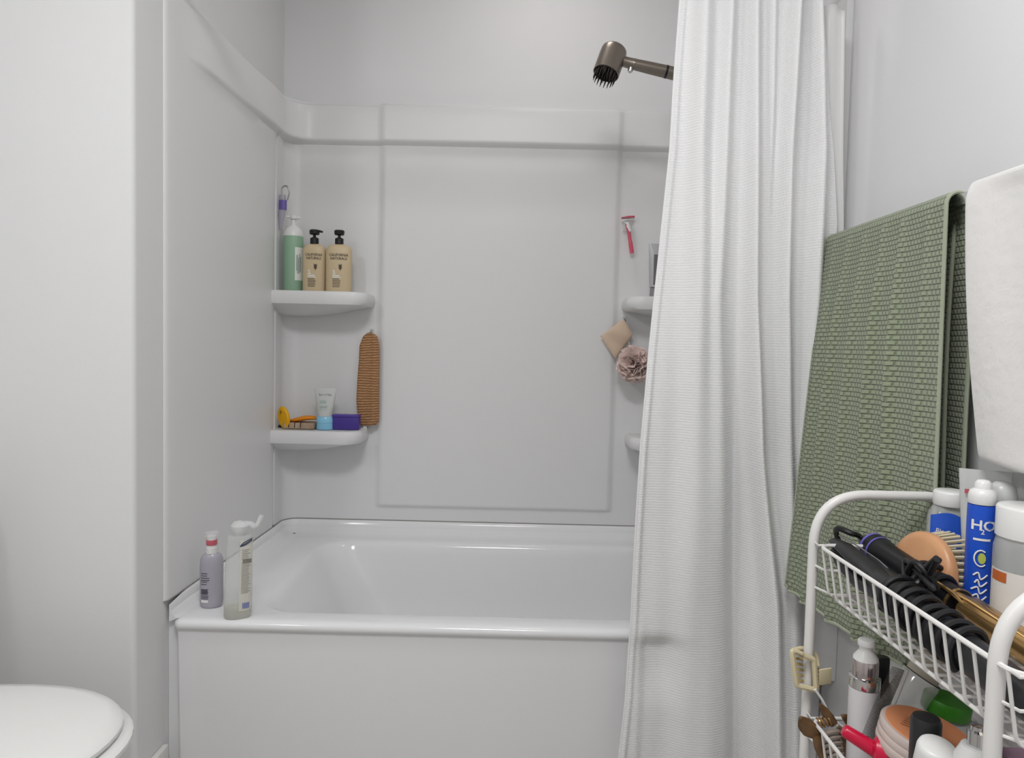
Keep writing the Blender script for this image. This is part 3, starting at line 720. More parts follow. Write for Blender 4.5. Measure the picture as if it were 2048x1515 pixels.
obj('barcode', wrap(strokes([(.010+.0022*k, .0114+.0022*k, H*.165, H*.07) for k in range(7)]), r, r*.62, 2.3, .0021), mat('blue ink', '#6A76B8', .5), t)
bm = tube(smooth_path([(.002, 0, H*.885), (.010, 0, H*.93), (.022, 0, H*.96), (.0275, 0, H*.97)], 4), .0011, 5); tube(smooth_path([(.002, 0, H*.885), (.014, 0, H*.905), (.027, 0, H*.945)], 4), .0011, 5, bm=bm); tube(smooth_path([(.003, 0, H*.887), (.014, 0, H*.92), (.027, 0, H*.957)], 4), .0008, 5, bm=bm)
obj('swoosh', wrap(bm, r, r*.62, 2.3, .0020), mat('navy ink', '#3C4560', .5), t)
obj('spout', merge([lathe([(.010, H-.001), (.012, H+.004), (.019, H+.013), (.020, H+.022), (.013, H+.031), (0, H+.034)], 24), tube(smooth_path([(.004, 0, H+.018), (.020, 0, H+.024), (.033, 0, H+.018), (.042, 0, H+.032), (.046, 0, H+.043)], 5), [.009]*5+[.007]*5+[.005]*5+[.0055]*6, 12)]), mat('clear spout', '#EEF0EF', .06, alpha=.45, spec=.8), t)

# ================================================================= TOWEL BAR AND TOWELS
BX = .652
b0, b1 = atx(1915, 402, BX), atx(1655, 486, BX); zb_ = (b0.z+b1.z)/2
t = thing('towel_bar', 'flat chrome towel bar on the right wall under both towels', 'towel bar', (XW, 1.1, zb_))
YN, YFr = .60, b1.y+.03
obj('rail', box(bmesh.new(), BX-.004, BX+.004, YN, YFr, zb_-.010, zb_+.008, .0015), CHROME, t, world=True)
for y in (YN+.01, YFr-.01):
    obj('bracket', merge([box(bmesh.new(), BX+.0045, XW-.008, y-.008, y+.008, zb_-.009, zb_+.007, .002), box(bmesh.new(), XW-.0075, XW-.0003, y-.02, y+.02, zb_-.022, zb_+.022, .002)]), CHROME, t, world=True)
# sage towel
NT = atx(1893, 402, BX-.017); FT = atx(1652, 488, BX-.017)
NT.z = FT.z = zb_-.006
FB = atx(1572, 1168, .572); NB = Vector((.628, atx(1864, 1200, .628).y, FB.z-.002))
WID = FT.y-NT.y
def bl(u, t_):
    # u 0 near .. 1 far; t_ 0 top .. 1 bottom
    a = NT*(1-u)+FT*u; b = NB*(1-u)+FB*u
    p = a*(1-t_)+b*t_
    f_ = 0
    for c0, c1, w_, h_ in ((.10, .10, .03, .004), (.27, .24, .025, .0075), (.42, .40, .025, .007), (.58, .60, .03, .006), (.73, .80, .03, .007), (.88, .93, .03, .005)):
        c = c0+(c1-c0)*t_; f_ += 2.0*h_*math.exp(-((u-c)/(w_*.8))**2)*(.35+.9*sst(0, .35, t_)*(1-.35*t_))
    f_ += .012*math.sin(u*PI*1.0)*math.sin(t_*PI)*.6
    p.x -= f_; p.z -= .010*math.sin(PI*u)*sst(.8, 1, t_); return p
LB = .70; LF = NT.z-NB.z
def towel(u, v):
    # v: 0 front bottom -> .5 bar -> 1 back bottom
    w_ = WID*1.0
    if v < .47: p = bl(u, 1-v/.47); st = (u*WID*1.12, (v/.47-1)*LF)
    elif v <= .53:
        a = (v-.47)/.06*PI; y = NT.y+(FT.y-NT.y)*u
        p = Vector((BX-.017*math.cos(a), y, zb_-.006+.0185*math.sin(a))); st = (u*WID*1.12, .05*(v-.47)/.06)
    else:
        k = (v-.53)/.47; y = NT.y+.012*k+(FT.y-NT.y)*u; st = (u*WID*1.12, .05+k*LB)
        p = Vector((BX+.017+.018*sst(0, .3, k)+.006*math.sin(u*16)*k, y+.006*math.sin(k*5)*(1-u), zb_-.006-LB*k))
    return p, st
vs = [.47*i/70 for i in range(70)]+[.47+.06*i/12 for i in range(13)]+[.53+.47*i/40 for i in range(1, 41)]
t = thing('towel', 'sage green waffle towel draped over the chrome towel bar', 'towel', (BX, NT.y+WID/2, zb_))
o = obj('towel_cloth', grid(towel, 130, 0, vs=vs), GREEN, t, world=True, recalc=False); solid(o, .0045)
obj('hem', merge([tube([towel(0, v)[0] for v in vs], .0036, 8, flat=.8)]), GREENH, t, world=True)
obj('hem', tube([towel(1, v)[0] for v in vs], .0032, 8), GREENH, t, world=True)
obj('hem', tube([towel(u/40, 0)[0] for u in range(41)], .0040, 8), GREENH, t, world=True)
obj('hem', tube([towel(u/40, 1)[0] for u in range(41)], .0036, 8), GREENH, t, world=True)
# second folded leaf inside the back half
def leaf(u, v):
    y = NT.y+.030+(WID-.05)*u; k = v
    return Vector((BX+.016+.004*math.sin(u*12), y+.004*math.sin(k*6), zb_-.03-.62*k)), (u*WID, v*.62)
o = obj('folded_leaf', grid(leaf, 40, 40), GREEN, t, world=True, recalc=False); solid(o, .004)
obj('hem', tube([leaf(0, v/40)[0] for v in range(41)], .003, 8), GREENH, t, world=True)
# white towel
ya = atx(1936, 420, BX-.037).y; yb2 = .665
zwb = at(2010, 944, .88).z-.014
def wt(u, v):
    y = ya+(yb2-ya)*u
    if v < .45:
        k = v/.45; z = zwb+.012+(zb_-zwb-.012)*k; sag = .052*(1-k)
        return Vector((BX-.034-.004*math.sin(PI*k)-.006*math.sin(u*9+2*k), y-sag*(1-u)+.0*k, z+.012*math.cos(u*3)*(1-k)))
    if v <= .55:
        a = (v-.45)/.10*PI; return Vector((BX-.034*math.cos(a), y, zb_+.004*math.sin(a)))
    k = (v-.55)/.45; return Vector((BX+.036-.004*k, y-.006*k, zb_-(zb_-zwb-.02)*k))
t = thing('towel', 'thick plain white towel hanging on the bar in front of the sage towel', 'towel', (BX, (ya+yb2)/2, zb_))
vs = [.45*i/24 for i in range(24)]+[.45+.10*i/8 for i in range(9)]+[.55+.45*i/12 for i in range(1, 13)]
o = obj('towel_cloth', grid(wt, 26, 0, vs=vs), WTERRY, t, world=True, recalc=False); solid(o, .013)
m = o.modifiers.new('sub', 'SUBSURF'); m.levels = 2; m.render_levels = 2

# ================================================================= WIRE CART
CXL, CXR = .450, .690
YP1, YP0 = atx(1622, 1200, CXL).y, atx(1990, 1400, CXL).y       # far and near end frames
zc1 = atx(1760, 990, CXL+.10).z
ZCT = at(1760, 990, YP1).z; ZB1R, ZB1F = .771, .702; ZB2R, ZB2F = .514, .442
t = thing('wire_cart', 'white wire basket trolley standing against the right wall', 'wire cart', ((CXL+CXR)/2, (YP0+YP1)/2, 0))
CART = t
for y, rr in ((YP1, .0072), (YP0, .0078)):
    pth = round_path([(CXL, y, .045), (CXL, y, ZCT), (CXR, y, ZCT), (CXR, y, .045)], .078, 12)
    obj('end_frame', tube(pth, rr, 16), WIRE, t, world=True)
YB0, YB1_ = .602, atx(1640, 1085, CXL+.0).y
def basket(zr, zf):
    a, b, c, d = CXL-.002, CXR+.002, YB0, YB1_; ins = .016
    def loop(ins_, z, r): return rrect(a+ins_, b-ins_, c+ins_, d-ins_, r, z, 5, 4)
    bm = tube(loop(0, zr, .02), .0028, 8, closed=True); obj('basket_rim', bm, WIRE, CART, world=True)
    bm = tube(loop(ins, zf, .016), .0024, 8, closed=True)
    n = int((d-c-.02)/.0235)
    for k in range(n+1):
        y = c+.014+(d-c-.028)*k/n
        tube(round_path([(a, y, zr-.001), (a+ins*.75, y, zf-.003), (b-ins*.75, y, zf-.003), (b, y, zr-.001)], .014, 4), .0018, 7, bm=bm)
    for k in range(4):
        x = a+.04+(b-a-.08)*k/3
        tube(round_path([(x, c, zr-.001), (x, c+ins*.75, zf-.001), (x, d-ins*.75, zf-.001), (x, d, zr-.001)], .014, 4), .0018, 7, bm=bm)
    for y, yy in ((d, YP1), (c, YP0)):
        for z in (zr, (zr+zf)/2, zf+.002):
            q = abs(z-zr)/(zr-zf)*ins
            tube([(a+.002, yy, z), (a+q, y+(-q if y == d else q), z), (b-q, y+(-q if y == d else q), z), (b-.002, yy, z)], .0018, 7, bm=bm)
    obj('basket_wires', bm, WIRE, CART, world=True)
basket(ZB1R, ZB1F); basket(ZB2R, ZB2F); basket(.20, .13)
for x in (CXL, CXR):
    for y in (YP0, YP1):
        obj('caster', xf(lathe([(0, -.008), (.020, -.008), (.022, -.004), (.022, .004), (.020, .008), (0, .008)], 24), Matrix.Translation((x, y, .0225)) @ Matrix.Rotation(PI/2, 4, 'Y')), DARK, t, world=True)

# ---------------------------------------------------------------- goods in the top basket
zf = ZB1F+.0022
# hair straightener
P0, P1 = atx(1669, 1090, .484), Vector((.489, .615, .7285))

dv = (P1-P0); Ls = dv.length; dv = dv.normalized()
t = thing('hair_straightener', 'black hair straightener with its cord coiled round it in the top basket', 'hair straightener', (P0+P1)/2)
O = Vector(t.location)
def al(s, dx=0, dz=0): return P0-O+dv*(Ls*s)+Vector((dx, 0, dz))
obj('upper_arm', tube([al(.0, 0, .006), al(.07, 0, .008), al(.2, 0, .006), al(.34, 0, .002)], [.009, .014, .017, .017], 16, flat=.55), BLK, t)
obj('lower_arm', tube([al(.0, 0, -.008), al(.07, 0, -.016), al(.2, 0, -.020), al(.34, 0, -.012)], [.007, .012, .016, .017], 16, flat=.6), BLK, t)
obj('heating_plate', tube([al(.015, -.001, -.001), al(.30, -.001, -.004)], [.008, .011], 12, flat=.25), DARK, t)
obj('barrel', tube([al(.28, 0, 0), al(.36, 0, -.002), al(.6, 0, -.002), al(.9, 0, -.001), al(1.0)], [.013, .018, .020, .0195, .018], 20), BLK, t)
obj('trim_line', tube([al(.0, .006, .015), al(.12, .009, .018), al(.25, .010, .019), al(.32, .006, .020)], .0010, 6), mat('grey trim', '#6E6B70', .3), t, label='grey trim line')
def helix(A, B_, R_, turns, r, wob=0, n=26, seed=1):
    rnd = random.Random(seed); d = (B_-A); T = d.normalized(); a_ = T.orthogonal().normalized(); b_ = T.cross(a_); pts = []
    N = int(turns*n)
    for i in range(N+1):
        th = 2*PI*i/n; s = i/N; rr = R_+wob*math.sin(th*.37+seed)+wob*.5*math.sin(th*.83)
        pts.append(A+d*(s+.02*math.sin(th*.5+seed))+(a_*math.cos(th)+b_*math.sin(th))*rr)
    return pts
obj('power_cord', tube(helix(al(.38), al(.74), .0235, 8, .0016, .0012), .0042, 8), CORDM, t)

# curling iron
Q0, Q1 = atx(1752, 1097, .532), atx(2060, 1300, .560)
ed = (Q1-Q0).normalized(); Q2 = Q1+ed*.075
t = thing('curling_iron', 'black and gold curling iron with purple ring in the top basket', 'curling iron', (Q0+Q1)/2)
O = Vector(t.location); LQ = (Q1-Q0).length
def ql(s, off=(0, 0, 0)): return Q0-O+ed*(LQ*s)+Vector(off)
obj('handle', tube([ql(-.10), ql(-.04), ql(.0), ql(.12), ql(.35), ql(.62)], [.010, .019, .0215, .0185, .0175, .0175], 22), DARK, t)
obj('ring', merge([tube([ql(-.030), ql(-.016)], .0212, 24), tube([ql(.026), ql(.036)], .0213, 24)]), mat('purple ring', '#6A63B4', .3), t, label='two purple rings')
GOLD = mat('gold metal', '#C9A26A', .22, metal=.85)
obj('gold_band', tube([ql(.60), ql(.615)], .0185, 24), GOLD, t)
Lb = (Q2-O)
obj('barrel', tube([ql(.66), ql(.68), Lb], [.0150, .0180, .0180], 24), GOLD, t)
obj('clamp', tube([ql(.60, (-.006, -.002, .014)), ql(.72, (-.004, 0, .016)), Lb+Vector((-.003, 0, .014))], [.005, .007, .006], 12, flat=.35), GOLD, t)
obj('clamp_lever', tube([ql(.52, (-.012, 0, .016)), ql(.64, (-.014, -.002, .016)), ql(.70, (-.012, -.002, .010))], [.0022, .0028, .0018], 8), GOLD, t)
bm = tube(smooth_path([ql(-.09), ql(-.14, (-.004, 0, .005)), Vector(atx(1705, 1067, .505))-O, Vector(atx(1672, 1066, .492))-O+Vector((0, 0, .006)), Vector(atx(1684, 1100, .515))-O], 8), .0042, 8)
rnd = random.Random(3)
cs = []
for k in range(15):
    a = k*2.3; cpx = 1835+38*math.sin(a*.9)+rnd.uniform(-8, 8); cpy = 1150+34*math.sin(a*1.37+1)+rnd.uniform(-6, 6)
    cs.append(Vector(atx(cpx, cpy, .515+.022*math.sin(a*1.1)))-O)
obj('cord_tangle', tube(smooth_path(cs, 9), .0036, 8), CORDM, t)
h1 = helix(ql(.33), ql(.52), .0215, 5, .004, .003, seed=2); obj('cord_coil', tube(h1, .0038, 8), CORDM, t)
obj('power_cord', bm, CORDM, t)

# wooden brush
c = atx(1844, 1149, .556)
t = thing('bath_brush', 'round wooden brush with pale bristles resting on the curling iron', 'brush', c)
n = Vector((-.97, -.14, .16)).normalized(); q = Vector((0, 0, 1)).rotation_difference(n).to_matrix().to_4x4()
q = q
Rb = .058
obj('brush_back', xf(lathe([(0, -.008), (Rb*.93, -.008), (Rb, -.004), (Rb, .003), (Rb*.95, .007), (Rb*.8, .0095), (0, .0105)], 48), q), mat('varnished beech', '#CF9C72', .35, var=(14, .7, '#B98257')), t)
bm = bmesh.new()
for rr, m_ in ((.93, 40), (.80, 34), (.66, 28), (.5, 20), (.34, 14), (.15, 6)):
    for k in range(m_):
        a = 2*PI*k/m_+rr*3; x, y = Rb*rr*math.cos(a), Rb*rr*math.sin(a)
        tube([(x, y, -.007), (x*1.14, y*1.14, -.034)], [.0021, .0026], 6, bm=bm)
obj('bristles', xf(bm, q), mat('bristle fibre', '#CFC3A6', .8), t)

# mouthwash
Y = .975; p = at(1903, 1000, Y); ph_ = face(p.x, Y); s = Y/FPX
t = thing('mouthwash_bottle', 'clear bottle of green mouthwash with blue label and white cap', 'bottle', (p.x, Y, zf), (0, 0, ph_+.25))
zt_ = p.z+20*s-zf; r = .0285
z1 = at(1903, 1030, Y).z-zf; z2 = at(1903, 1008, Y).z-zf; zg = at(1903, 1082, Y).z-zf
obj('bottle_body', lathe([(0, 0), (r*.95, 0), (r, .003), (r, z1-.004), (r*.95, z1+.004), (r*.7, z2), (r*.6, z2+.002), (0, z2+.002)], 36, sy=.75, e=2.6), CLEAR, t)
obj('liquid', lathe([(0, .002), (r*.93, .002), (r*.96, .005), (r*.96, zg), (0, zg)], 36, sy=.74, e=2.6), mat('green liquid', '#2C8C22', .1, trans=.3), t)
obj('cap', lathe(cap_prof(r*.80, z2-.001, zt_, .003), 36), WHITEP, t)
f = lambda u, v: Vector((-.027+.037*u, 0, 0.02+(z1-.019+.006*math.sin(PI*u))*v)); obj('label', wrap(grid(f, 12, 1), r, r*.75, 2.6, .0006), mat('blue label', '#2B5BC8', .35), t)
obj('lettering', wrap(upright(xf(text_bm('BlueCare', .0075, 0, wmax=.026), Matrix.Rotation(-.12, 4, 'Z')), -.009, z1-.024, 0), r, r*.75, 2.6, .0011), INKW, t, recalc=False)
# blue tube bottle
Y = .872; p = at(1965, 1000, Y); s = Y/FPX; r = .0158
t = thing('spray_bottle', 'slim blue bottle with white domed cap between mouthwash and clear jar', 'bottle', (p.x, Y, zf), (0, 0, face(p.x, Y)+.1))
zc = at(1965, 1006, Y).z-zf; zt_ = at(1965, 958, Y).z-zf
obj('bottle_body', lathe([(0, 0), (r*.95, 0), (r, .002), (r, zc-.001), (0, zc-.001)], 32), mat('royal blue', '#2257CF', .3), t)
obj('cap', lathe([(r*.98, zc), (r, zc+.001), (r, zc+.010), (r*.9, zc+.016), (r*.62, zc+.019), (r*.58, zc+.026), (r*.4, zt_-.001), (0, zt_)], 32), WHITEP, t)
zz = at(1965, 1045, Y).z-zf
obj('lettering', wrap(merge([upright(text_bm('H', .0125, 0, bold=.03), -.006, zz-.006, 0), upright(text_bm('2', .006, 0, bold=.03), .0005, zz-.011, 0), upright(text_bm('O', .0125, 0, bold=.03), .0075, zz-.006, 0), strokes([(-.009, .009, zz-.018, .0028)])]), r, r, eps=.0007), INKW, t, recalc=False)
z3 = at(1965, 1110, Y).z-zf
dr = [tube([(.007*math.cos(a), 0, z3+.010*math.sin(a)) for a in [PI*.3+k*.12*PI for k in range(13)]], .0009, 5)]
rnd = random.Random(4)
for k in range(6): dr.append(tube(smooth_path([(-.007+.002*math.sin(k*2), 0, z3-.022-.009*k), (-.002, 0, z3-.018-.009*k), (.001, 0, z3-.026-.009*k), (.008, 0, z3-.020-.009*k)], 4), .0010, 5))
obj('print', wrap(merge(dr), r, r, eps=.0008), INKW, t, recalc=False)
obj('emblem', wrap(lathe([(0, 0), (.0045, 0), (0, .0001)], 16), r, r, eps=.0005) if False else xf(lathe([(.0, 0), (.0042, .0), (.0042, .0008), (0, .0009)], 18, sy=1.6), Matrix.Translation((.001, -r-.0002, z3)) @ Matrix.Rotation(PI/2, 4, 'X')), mat('lime yellow', '#B9C65A', .4), t)
# big clear jar
Y = .822; p = at(2062, 1040, Y); r = .036
t = thing('clear_jar', 'clear jar with white lid and orange label in the top basket', 'jar', (p.x, Y, zf), (0, 0, face(p.x, Y)))
za, zb3 = at(2047, 1074, Y).z-zf, at(2047, 1012, Y).z-zf
obj('jar_body', lathe([(0, 0), (r*.93, 0), (r, .004), (r, za-.014), (r*.94, za-.004), (r*.9, za), (0, za)], 40), CLEAR, t)
obj('lid', lathe(cap_prof(r*.97, za-.001, zb3, .003), 40), WHITEP, t)
f = lambda u, v: Vector((-.035+.07*u, 0, .004+(za-.042)*v)); obj('label', wrap(grid(f, 20, 1), r, r, eps=.0006), mat('jar label', '#E4E1DC', .4), t)
obj('label_stripe', wrap(merge([strokes([(-.034, -.020, za-.046, .012), (-.034, -.019, .012, .022), (.000, .033, za-.056, .034), (-.010, .033, .012, .014)])]), r, r, eps=.0010), mat('orange label ink', '#C56A38', .4), t)
# tubes at the back
Y = .955; p = at(1963, 1000, Y)
for px, Y, w1, m_, lab, cc, top in ((1962, .925, .030, CLEARS, 'clear flared tube with red print standing behind the blue bottle', '#C2606A', 940), (2038, .915, .030, mat('white tube', '#DEDFDC', .35), 'white flared tube with green patch standing behind the clear jar', '#6FA75F', 946)):
    p = at(px, 1000, Y); h_ = at(px, top, Y).z-zf
    t = thing('cosmetic_tube', lab, 'tube', (p.x+.004, Y+.0, zf), (0, 0, face(p.x, Y)), group=None)
    obj('cap', lathe([(0, 0), (.017, 0), (.0175, .002), (.017, .028), (0, .028)], 28), WHITEP, t)
    flare_tube(.018, w1, .0285, h_, m_, t)
    if px < 2000: obj('print', strokes([(-.022, -.011, h_-.029, .006)], -.0085), mat('red ink', cc, .5), t)
    else: obj('print', strokes([(.004, .026, h_-.026, .020)], -.0085), mat('green ink b', cc, .5), t)
# domed white cap bottle
Y = .885; p = at(2004, 985, Y)
t = thing('roll_on_bottle', 'small white bottle with rounded clear cap behind the clear jar lid', 'bottle', (p.x, Y, zf), (0, 0, 0))
hz = at(2004, 962, Y).z-zf
obj('bottle_body', lathe([(0, 0), (.016, 0), (.017, .002), (.017, hz-.04), (0, hz-.04)], 28), WHITEP, t)
obj('cap', lathe([(.0168, hz-.0395), (.017, hz-.018), (.014, hz-.006), (.008, hz-.001), (0, hz)], 28), CLEARS, t)

# ---------------------------------------------------------------- goods in the second basket
z2f = ZB2F+.0022
Y = .955; p = at(1726, 1400, Y); s = Y/FPX; r = .0198
H = lambda py: at(1726, py, Y).z-z2f
t = thing('serum_pump', 'white and silver airless pump bottle standing in the second basket', 'bottle', (p.x+.001, Y, z2f), (0, 0, 0))
obj('bottle_body', lathe([(0, 0), (r*.9, 0), (r*.97, .003), (r, H(1372)), (0, H(1372))], 36), mat('pearl white', '#DCDADC', .25), t)
obj('silver_ring', lathe([(r*1.01, H(1371)), (r*1.03, H(1369)), (r*1.03, H(1352)), (r*.9, H(1349)), (0, H(1349))], 36), CHROME, t)
obj('collar', lathe([(r*.85, H(1349)), (r*.85, H(1318)), (r*.8, H(1316)), (0, H(1316))], 36), mat('silver collar', '#BEB4B2', .15, metal=.9), t)
obj('pump_head', lathe([(r*.83, H(1318)), (r*.80, H(1312)), (r*.5, H(1301)), (r*.44, H(1298)), (r*.44, H(1290)), (r*.56, H(1289)), (r*.56, H(1280)), (r*.5, H(1278)), (0, H(1277))], 32), WHITEP, t)
p = at(1762, 1350, .99)
t = thing('black_bottle', 'slim black bottle half hidden behind the silver pump bottle', 'bottle', (p.x, .988, z2f))
hz = at(1762, 1312, .988).z-z2f
obj('bottle_body', lathe([(0, 0), (.013, 0), (.014, .002), (.014, hz-.045), (.010, hz-.036), (0, hz-.036)], 24), DARK, t)
obj('cap', lathe(cap_prof(.0095, hz-.0365, hz), 24), DARK, t)
# tilted clear jar with beige cap
A_, B_ = at(1768, 1462, .965), at(1843, 1352, .965)
d_ = (B_-A_); L_ = d_.length; q = Vector((0, 0, 1)).rotation_difference(d_.normalized()).to_matrix()
t = thing('glass_bottle', 'tilted clear glass bottle with beige cap leaning in the second basket', 'bottle', A_, q)
r = .026
obj('bottle_body', lathe([(0, 0), (r*.9, 0), (r, .004), (r, L_-.004), (r*.96, L_), (0, L_)], 32), mat('thick glass', '#E6E7E3', .06, alpha=.42, spec=.9), t)
obj('rim_line', lathe([(r*.98, L_), (r*1.0, L_+.0006), (r*.98, L_+.0014)], 32, cap0=False, cap1=False), INK, t)
obj('cap', lathe([(r*.82, L_+.0005), (r*.82, L_+.032), (r*.78, L_+.034), (0, L_+.034)], 32), mat('beige cap', '#B9B2A2', .4), t)
# comb
A_, B_ = at(1738, 1478, .925), at(1800, 1338, .925)
t = thing('hair_comb', 'clear comb with fine dark teeth leaning on the glass bottle', 'comb', A_)
d_ = B_-A_; u_ = d_.normalized(); v_ = Vector((-.80, -.15, .30)).normalized()
bm = bmesh.new()
N = 56
for k in range(N): s_ = k/(N-1); tube([d_*s_+v_*-.008, d_*s_+v_*.016*(1-.3*abs(s_-.5))], [.0007, .0004], 5, bm=bm)
obj('teeth', bm, mat('comb teeth', '#5C5854', .4), t)
obj('spine', tube([d_*-.03-v_*.010, d_*.5-v_*.012, d_*1.03-v_*.010], .0035, 8), CLEARS, t)
# green lid jar
p = at(1896, 1400, .955)
t = thing('green_lid_jar', 'small jar with bright green lid in the second basket', 'jar', (p.x, .955, z2f), (0, 0, 0))
hz = p.z-z2f; r = .0305
obj('jar_body', lathe([(0, 0), (r*.9, 0), (r*.95, .003), (r*.95, hz-.022), (0, hz-.022)], 36), CLEARS, t)
obj('lid', xf(lathe([(r*.98, -.021), (r, -.020), (r, -.004), (r*.96, -.001), (0, 0)], 40), Matrix.Translation((0, 0, hz+.004)) @ Matrix.Rotation(.16, 4, 'Y') @ Matrix.Rotation(.03, 4, 'X')), mat('green lid', '#3F8E22', .35), t)
# powder jar on a hidden white tub
p = at(1847, 1462, .872); r = .0555
t = thing('cream_tub', 'white cream tub hidden under the orange powder jar', 'jar', (p.x, .872, z2f))
hz = p.z-.034-z2f
obj('jar_body', lathe([(0, 0), (.036, 0), (.038, .003), (.038, hz-.03), (0, hz-.03)], 32), WHITEP, t)
obj('lid', lathe(cap_prof(.039, hz-.0295, hz-.002), 32), WHITEP, t)
t = thing('powder_jar', 'wide clear powder jar with orange top lying over the second basket', 'jar', (p.x, .872, z2f+hz+.006), (.10, .16, 0))
obj('jar_body', lathe([(r*.8, -.008), (r*.96, -.004), (r, .002), (r, .008), (r*.985, .009), (r, .011), (r, .018), (r*.985, .019), (r, .021), (r, .029), (r*.97, .031), (r*.9, .0312), (0, .0312)], 56), mat('pinkish clear plastic', '#D8C8C0', .2, alpha=.85), t)
obj('powder_top', lathe([(r*.91, .0313), (r*.90, .0325), (0, .0328)], 56), mat('orange powder', '#D98E62', .6), t)
obj('print', xf(merge([xf(strokes([(-.030+.002*k, .004+.004*(k % 3), -.012+.006*k, .0012)]), Matrix.Rotation(-PI/2, 4, 'X')) for k in range(5)]), Matrix.Translation((-.004, 0, .0335)) @ Matrix.Rotation(-.45, 4, 'Z')), mat('brown ink', '#8E5636', .5), t)
# black and white capped bottles
Y = .805; p = at(1853, 1431, Y)
t = thing('black_cap_bottle', 'dark bottle with tall black cap in front of the orange powder jar', 'bottle', (p.x+.0, Y, z2f))
hz = p.z-z2f; r = .0168
obj('bottle_body', lathe([(0, 0), (r*.95, 0), (r, .002), (r, hz-.065), (0, hz-.065)], 32), mat('smoke plastic', '#4B4650', .2), t)
obj('cap', lathe([(r*.97, hz-.0645), (r*.98, hz-.006), (r*.85, hz-.001), (r*.4, hz+.0005), (0, hz+.0005)], 32), BLK, t)
Y = .762; p = at(1866, 1490, Y)
t = thing('white_cap_bottle', 'small bottle with round white cap in front of the black capped bottle', 'bottle', (p.x+.006, Y, z2f), (.0, .0, 0))
hz = p.z-z2f; r = .0205
obj('bottle_body', lathe([(0, 0), (r*.95, 0), (r, .002), (r, hz-.03), (0, hz-.03)], 32), mat('lavender white', '#D9D8E2', .3), t)
obj('cap', xf(lathe([(r*.98, -.0295), (r, -.028), (r, -.007), (r*.93, -.002), (r*.8, 0), (0, .001)], 36), Matrix.Translation((0, 0, hz)) @ Matrix.Rotation(.25, 4, 'X')), WHITEP, t)
# pink bottle with red nozzle
t0 = at(1686, 1458, .90); t1 = at(1752, 1500, .885); t2_ = at(1785, 1508, .875); t3 = at(1850, 1580, .86)
t = thing('pink_bottle', 'magenta bottle with red nozzle pointing up beside the brown hair claw', 'bottle', t1)
RED = mat('crimson plastic', '#C9123E', .28)
obj('nozzle', tube([t0-t1, (t0-t1)*.93, (t1-t1)*.3, Vector((0, 0, 0))], [.0062, .0085, .0100, .0115], 18), RED, t)
obj('collar', tube([(t2_-t1)*-.15, (t2_-t1)*.1, (t2_-t1)*.95, (t2_-t1)*1.1], [.014, .021, .0215, .018], 12), RED, t)
obj('bottle_body', tube([(t2_-t1)*1.05, t2_-t1+(t3-t2_)*.25, t3-t1], [.017, .025, .028], 24), mat('magenta plastic', '#C42F7E', .25), t)
# white pump and mauve box
Y = .722; p = at(1955, 1450, Y)
t = thing('foam_pump', 'white foam pump bottle in the second basket beside the near post', 'bottle', (p.x, Y, z2f))
hz = p.z-z2f
obj('bottle_body', lathe([(0, 0), (.019, 0), (.020, .003), (.020, hz-.035), (.014, hz-.022), (0, hz-.022)], 28), WHITEP, t)
obj('pump_head', lathe([(.009, hz-.022), (.009, hz-.006), (.0065, hz-.004), (.0065, hz), (0, hz+.001)], 24), CHROME, t)
x0_ = .515
t = thing('mauve_box', 'dull mauve box standing in the second basket near the trolley end', 'box', (.59, .70, z2f))
obj('box_body', B(-.058, .058, -.042, .042, 0, .185, bev=.002), mat('mauve card', '#8D7383', .5), t)
obj('label', B(-.045, .045, -.0428, -.0422, .03, .13), mat('mauve label', '#A492A0', .5), t)

# ---------------------------------------------------------------- clips on the trolley frame
CRM = mat('cream plastic', '#D9CDAA', .35)
c = at(1616, 1340, YP1-.012)
t = thing('hair_claw', 'cream hair claw clipped onto the far trolley post', 'hair clip', c)
g = lambda px, py, dy=0: at(px, py, YP1-.014+dy)-c
def frame_plate(pts, r, m_, t, name): obj(name, tube(round_path(pts+[pts[0], pts[1]], .004, 3)[1:-1], r, 8, flat=.8), m_, t)
obj('jaw', tube(round_path([g(1584, 1300), g(1628, 1318), g(1632, 1379), g(1593, 1370), g(1584, 1300), g(1606, 1309)], .004, 3), .0042, 8), CRM, t)
bm = bmesh.new()
for k in range(5): tube([g(1594+k*1.2, 1316+k*11, .004), g(1606+k, 1318+k*11, .02), g(1622, 1322+k*11, .022)], [.0022, .002, .001], 7, bm=bm)
obj('teeth', bm, mat('amber plastic', '#BBA468', .35), t)
obj('jaw', tube(round_path([g(1586, 1300, .02), g(1606, 1294, .03), g(1632, 1305, .028), g(1636, 1332, .018)], .01, 4), .0035, 8), CRM, t)
obj('grip', xf(B(-.011, .011, -.0015, .0015, -.012, .012, bev=.001), Matrix.Translation(g(1650, 1352, .004)) @ Matrix.Rotation(.3, 4, 'Z')), CRM, t)
obj('spring', tube(helix(g(1634, 1335, .006), g(1636, 1370, .006), .0045, 5, .0012), .0011, 6), mat('brass wire', '#A07D56', .3, metal=.7), t)
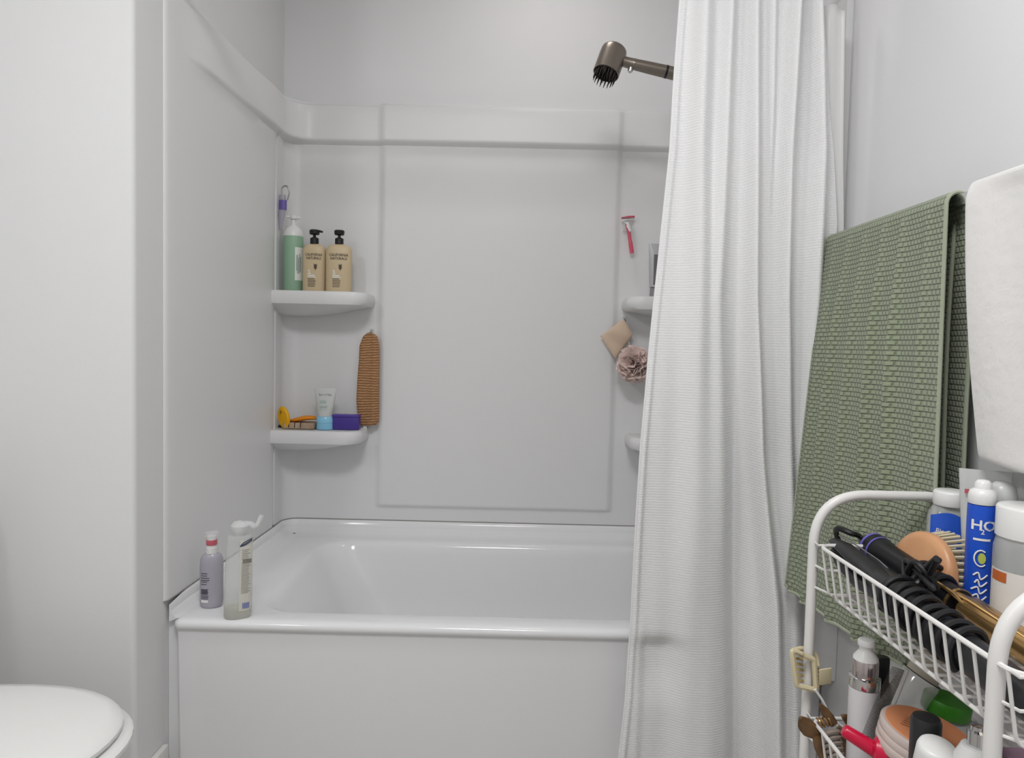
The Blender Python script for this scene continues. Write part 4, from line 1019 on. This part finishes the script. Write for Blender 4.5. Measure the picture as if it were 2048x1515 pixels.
# brown claw
BRN = mat('tortoise brown', '#77593A', .22, alpha=.93, var=(60, .8, '#4A3420'))
c = at(1655, 1455, .985)
t = thing('hair_claw', 'brown tortoiseshell hair claw hanging at the second basket corner', 'hair clip', c)
g = lambda px, py, dy=0: at(px, py, .985+dy)-c
bm = tube(smooth_path([g(1603, 1437), g(1607, 1455), g(1622, 1468), g(1643, 1476)], 5), [.004, .006, .009, .011, .012]+[.011]*4+[.009]*2+[.007]*5, 12, flat=.35) if False else bmesh.new()
def leafm(pts, ws, th=.003):
    bm = bmesh.new(); P = smooth_path(pts, 6); n = len(P); L = []
    T, N = frames(P)
    for i, p in enumerate(P):
        w_ = interp([(k/(len(ws)-1), x) for k, x in enumerate(ws)], i/(n-1)); side = T[i].cross(Vector((0, -1, 0))).normalized(); nn = Vector((0, -1, 0))
        L.append([p+side*w_*math.cos(a)+nn*th*math.sin(a) for a in [2*PI*k/14 for k in range(14)]])
    rings(bm, L); return bm
obj('wing', leafm([g(1601, 1434), g(1612, 1450), g(1628, 1466), g(1646, 1474)], [.003, .011, .012, .007, .004]), BRN, t)
obj('wing', leafm([g(1640, 1408), g(1654, 1428), g(1668, 1448)], [.002, .006, .007, .006]), BRN, t)
obj('wing', leafm([g(1684, 1430, .01), g(1704, 1444, .01), g(1720, 1470, .01)], [.002, .008, .009, .004]), BRN, t)
obj('jaw', leafm([g(1634, 1468), g(1640, 1490), g(1652, 1515), g(1664, 1545)], [.007, .009, .010, .006], .006), BRN, t)
obj('jaw', leafm([g(1680, 1455, .01), g(1695, 1480, .012), g(1700, 1515, .012), g(1690, 1545, .008)], [.006, .009, .010, .006], .006), BRN, t)
bm = bmesh.new()
for k in range(6): tube(smooth_path([g(1645+k*3, 1470+k*11, -.004), g(1662+k*3, 1463+k*11, -.010), g(1680+k*2, 1462+k*11, -.006)], 4), [.0034]*8+[.0018], 8, bm=bm)
obj('teeth', bm, mat('taupe plastic', '#93857A', .2), t)
obj('spring', tube(helix(g(1636, 1445, 0), g(1662, 1440, 0), .006, 4, .0014), .0016, 6), mat('brass wire', '#A07D56', .3, metal=.7), t)
# thin white cord
pp = [at(*q, .99) for q in ((1630, 1378), (1645, 1400), (1662, 1432), (1685, 1452), (1702, 1462), (1712, 1500), (1726, 1530))]
o = obj('string', tube(smooth_path(pp, 6), .0018, 7), WHITEP); tagit(o, 'thin white cord hanging from the cream hair claw', 'cord')

# ---------------------------------------------------------------- prints, hems and blades belong to the part they sit on
def adopt(kids, hosts):
    for o in list(sc.objects):
        if o.parent is None or o.parent.parent is not None or o.name.split('.')[0] not in kids: continue
        h_ = [c for hn in hosts for c in o.parent.children if c.name.split('.')[0] == hn]
        if h_ and h_[0] is not o: o.parent = h_[0]
adopt(('lettering', 'print', 'white_print', 'barcode', 'swoosh', 'label', 'emblem', 'label_stripe'), ('bottle_body', 'tube_body', 'jar_body', 'disc', 'box_body'))
adopt(('side_hem',), ('curtain_sheet',)); adopt(('hem', 'care_tag'), ('towel_cloth', 'cloth')); adopt(('blades',), ('razor_head',))
adopt(('button', 'handle_band'), ('handle',)); adopt(('bristles',), ('head_body', 'brush_back')); adopt(('trim_line',), ('barrel',)); adopt(('caulk_line', 'raised_flange'), ('tub_shell',))
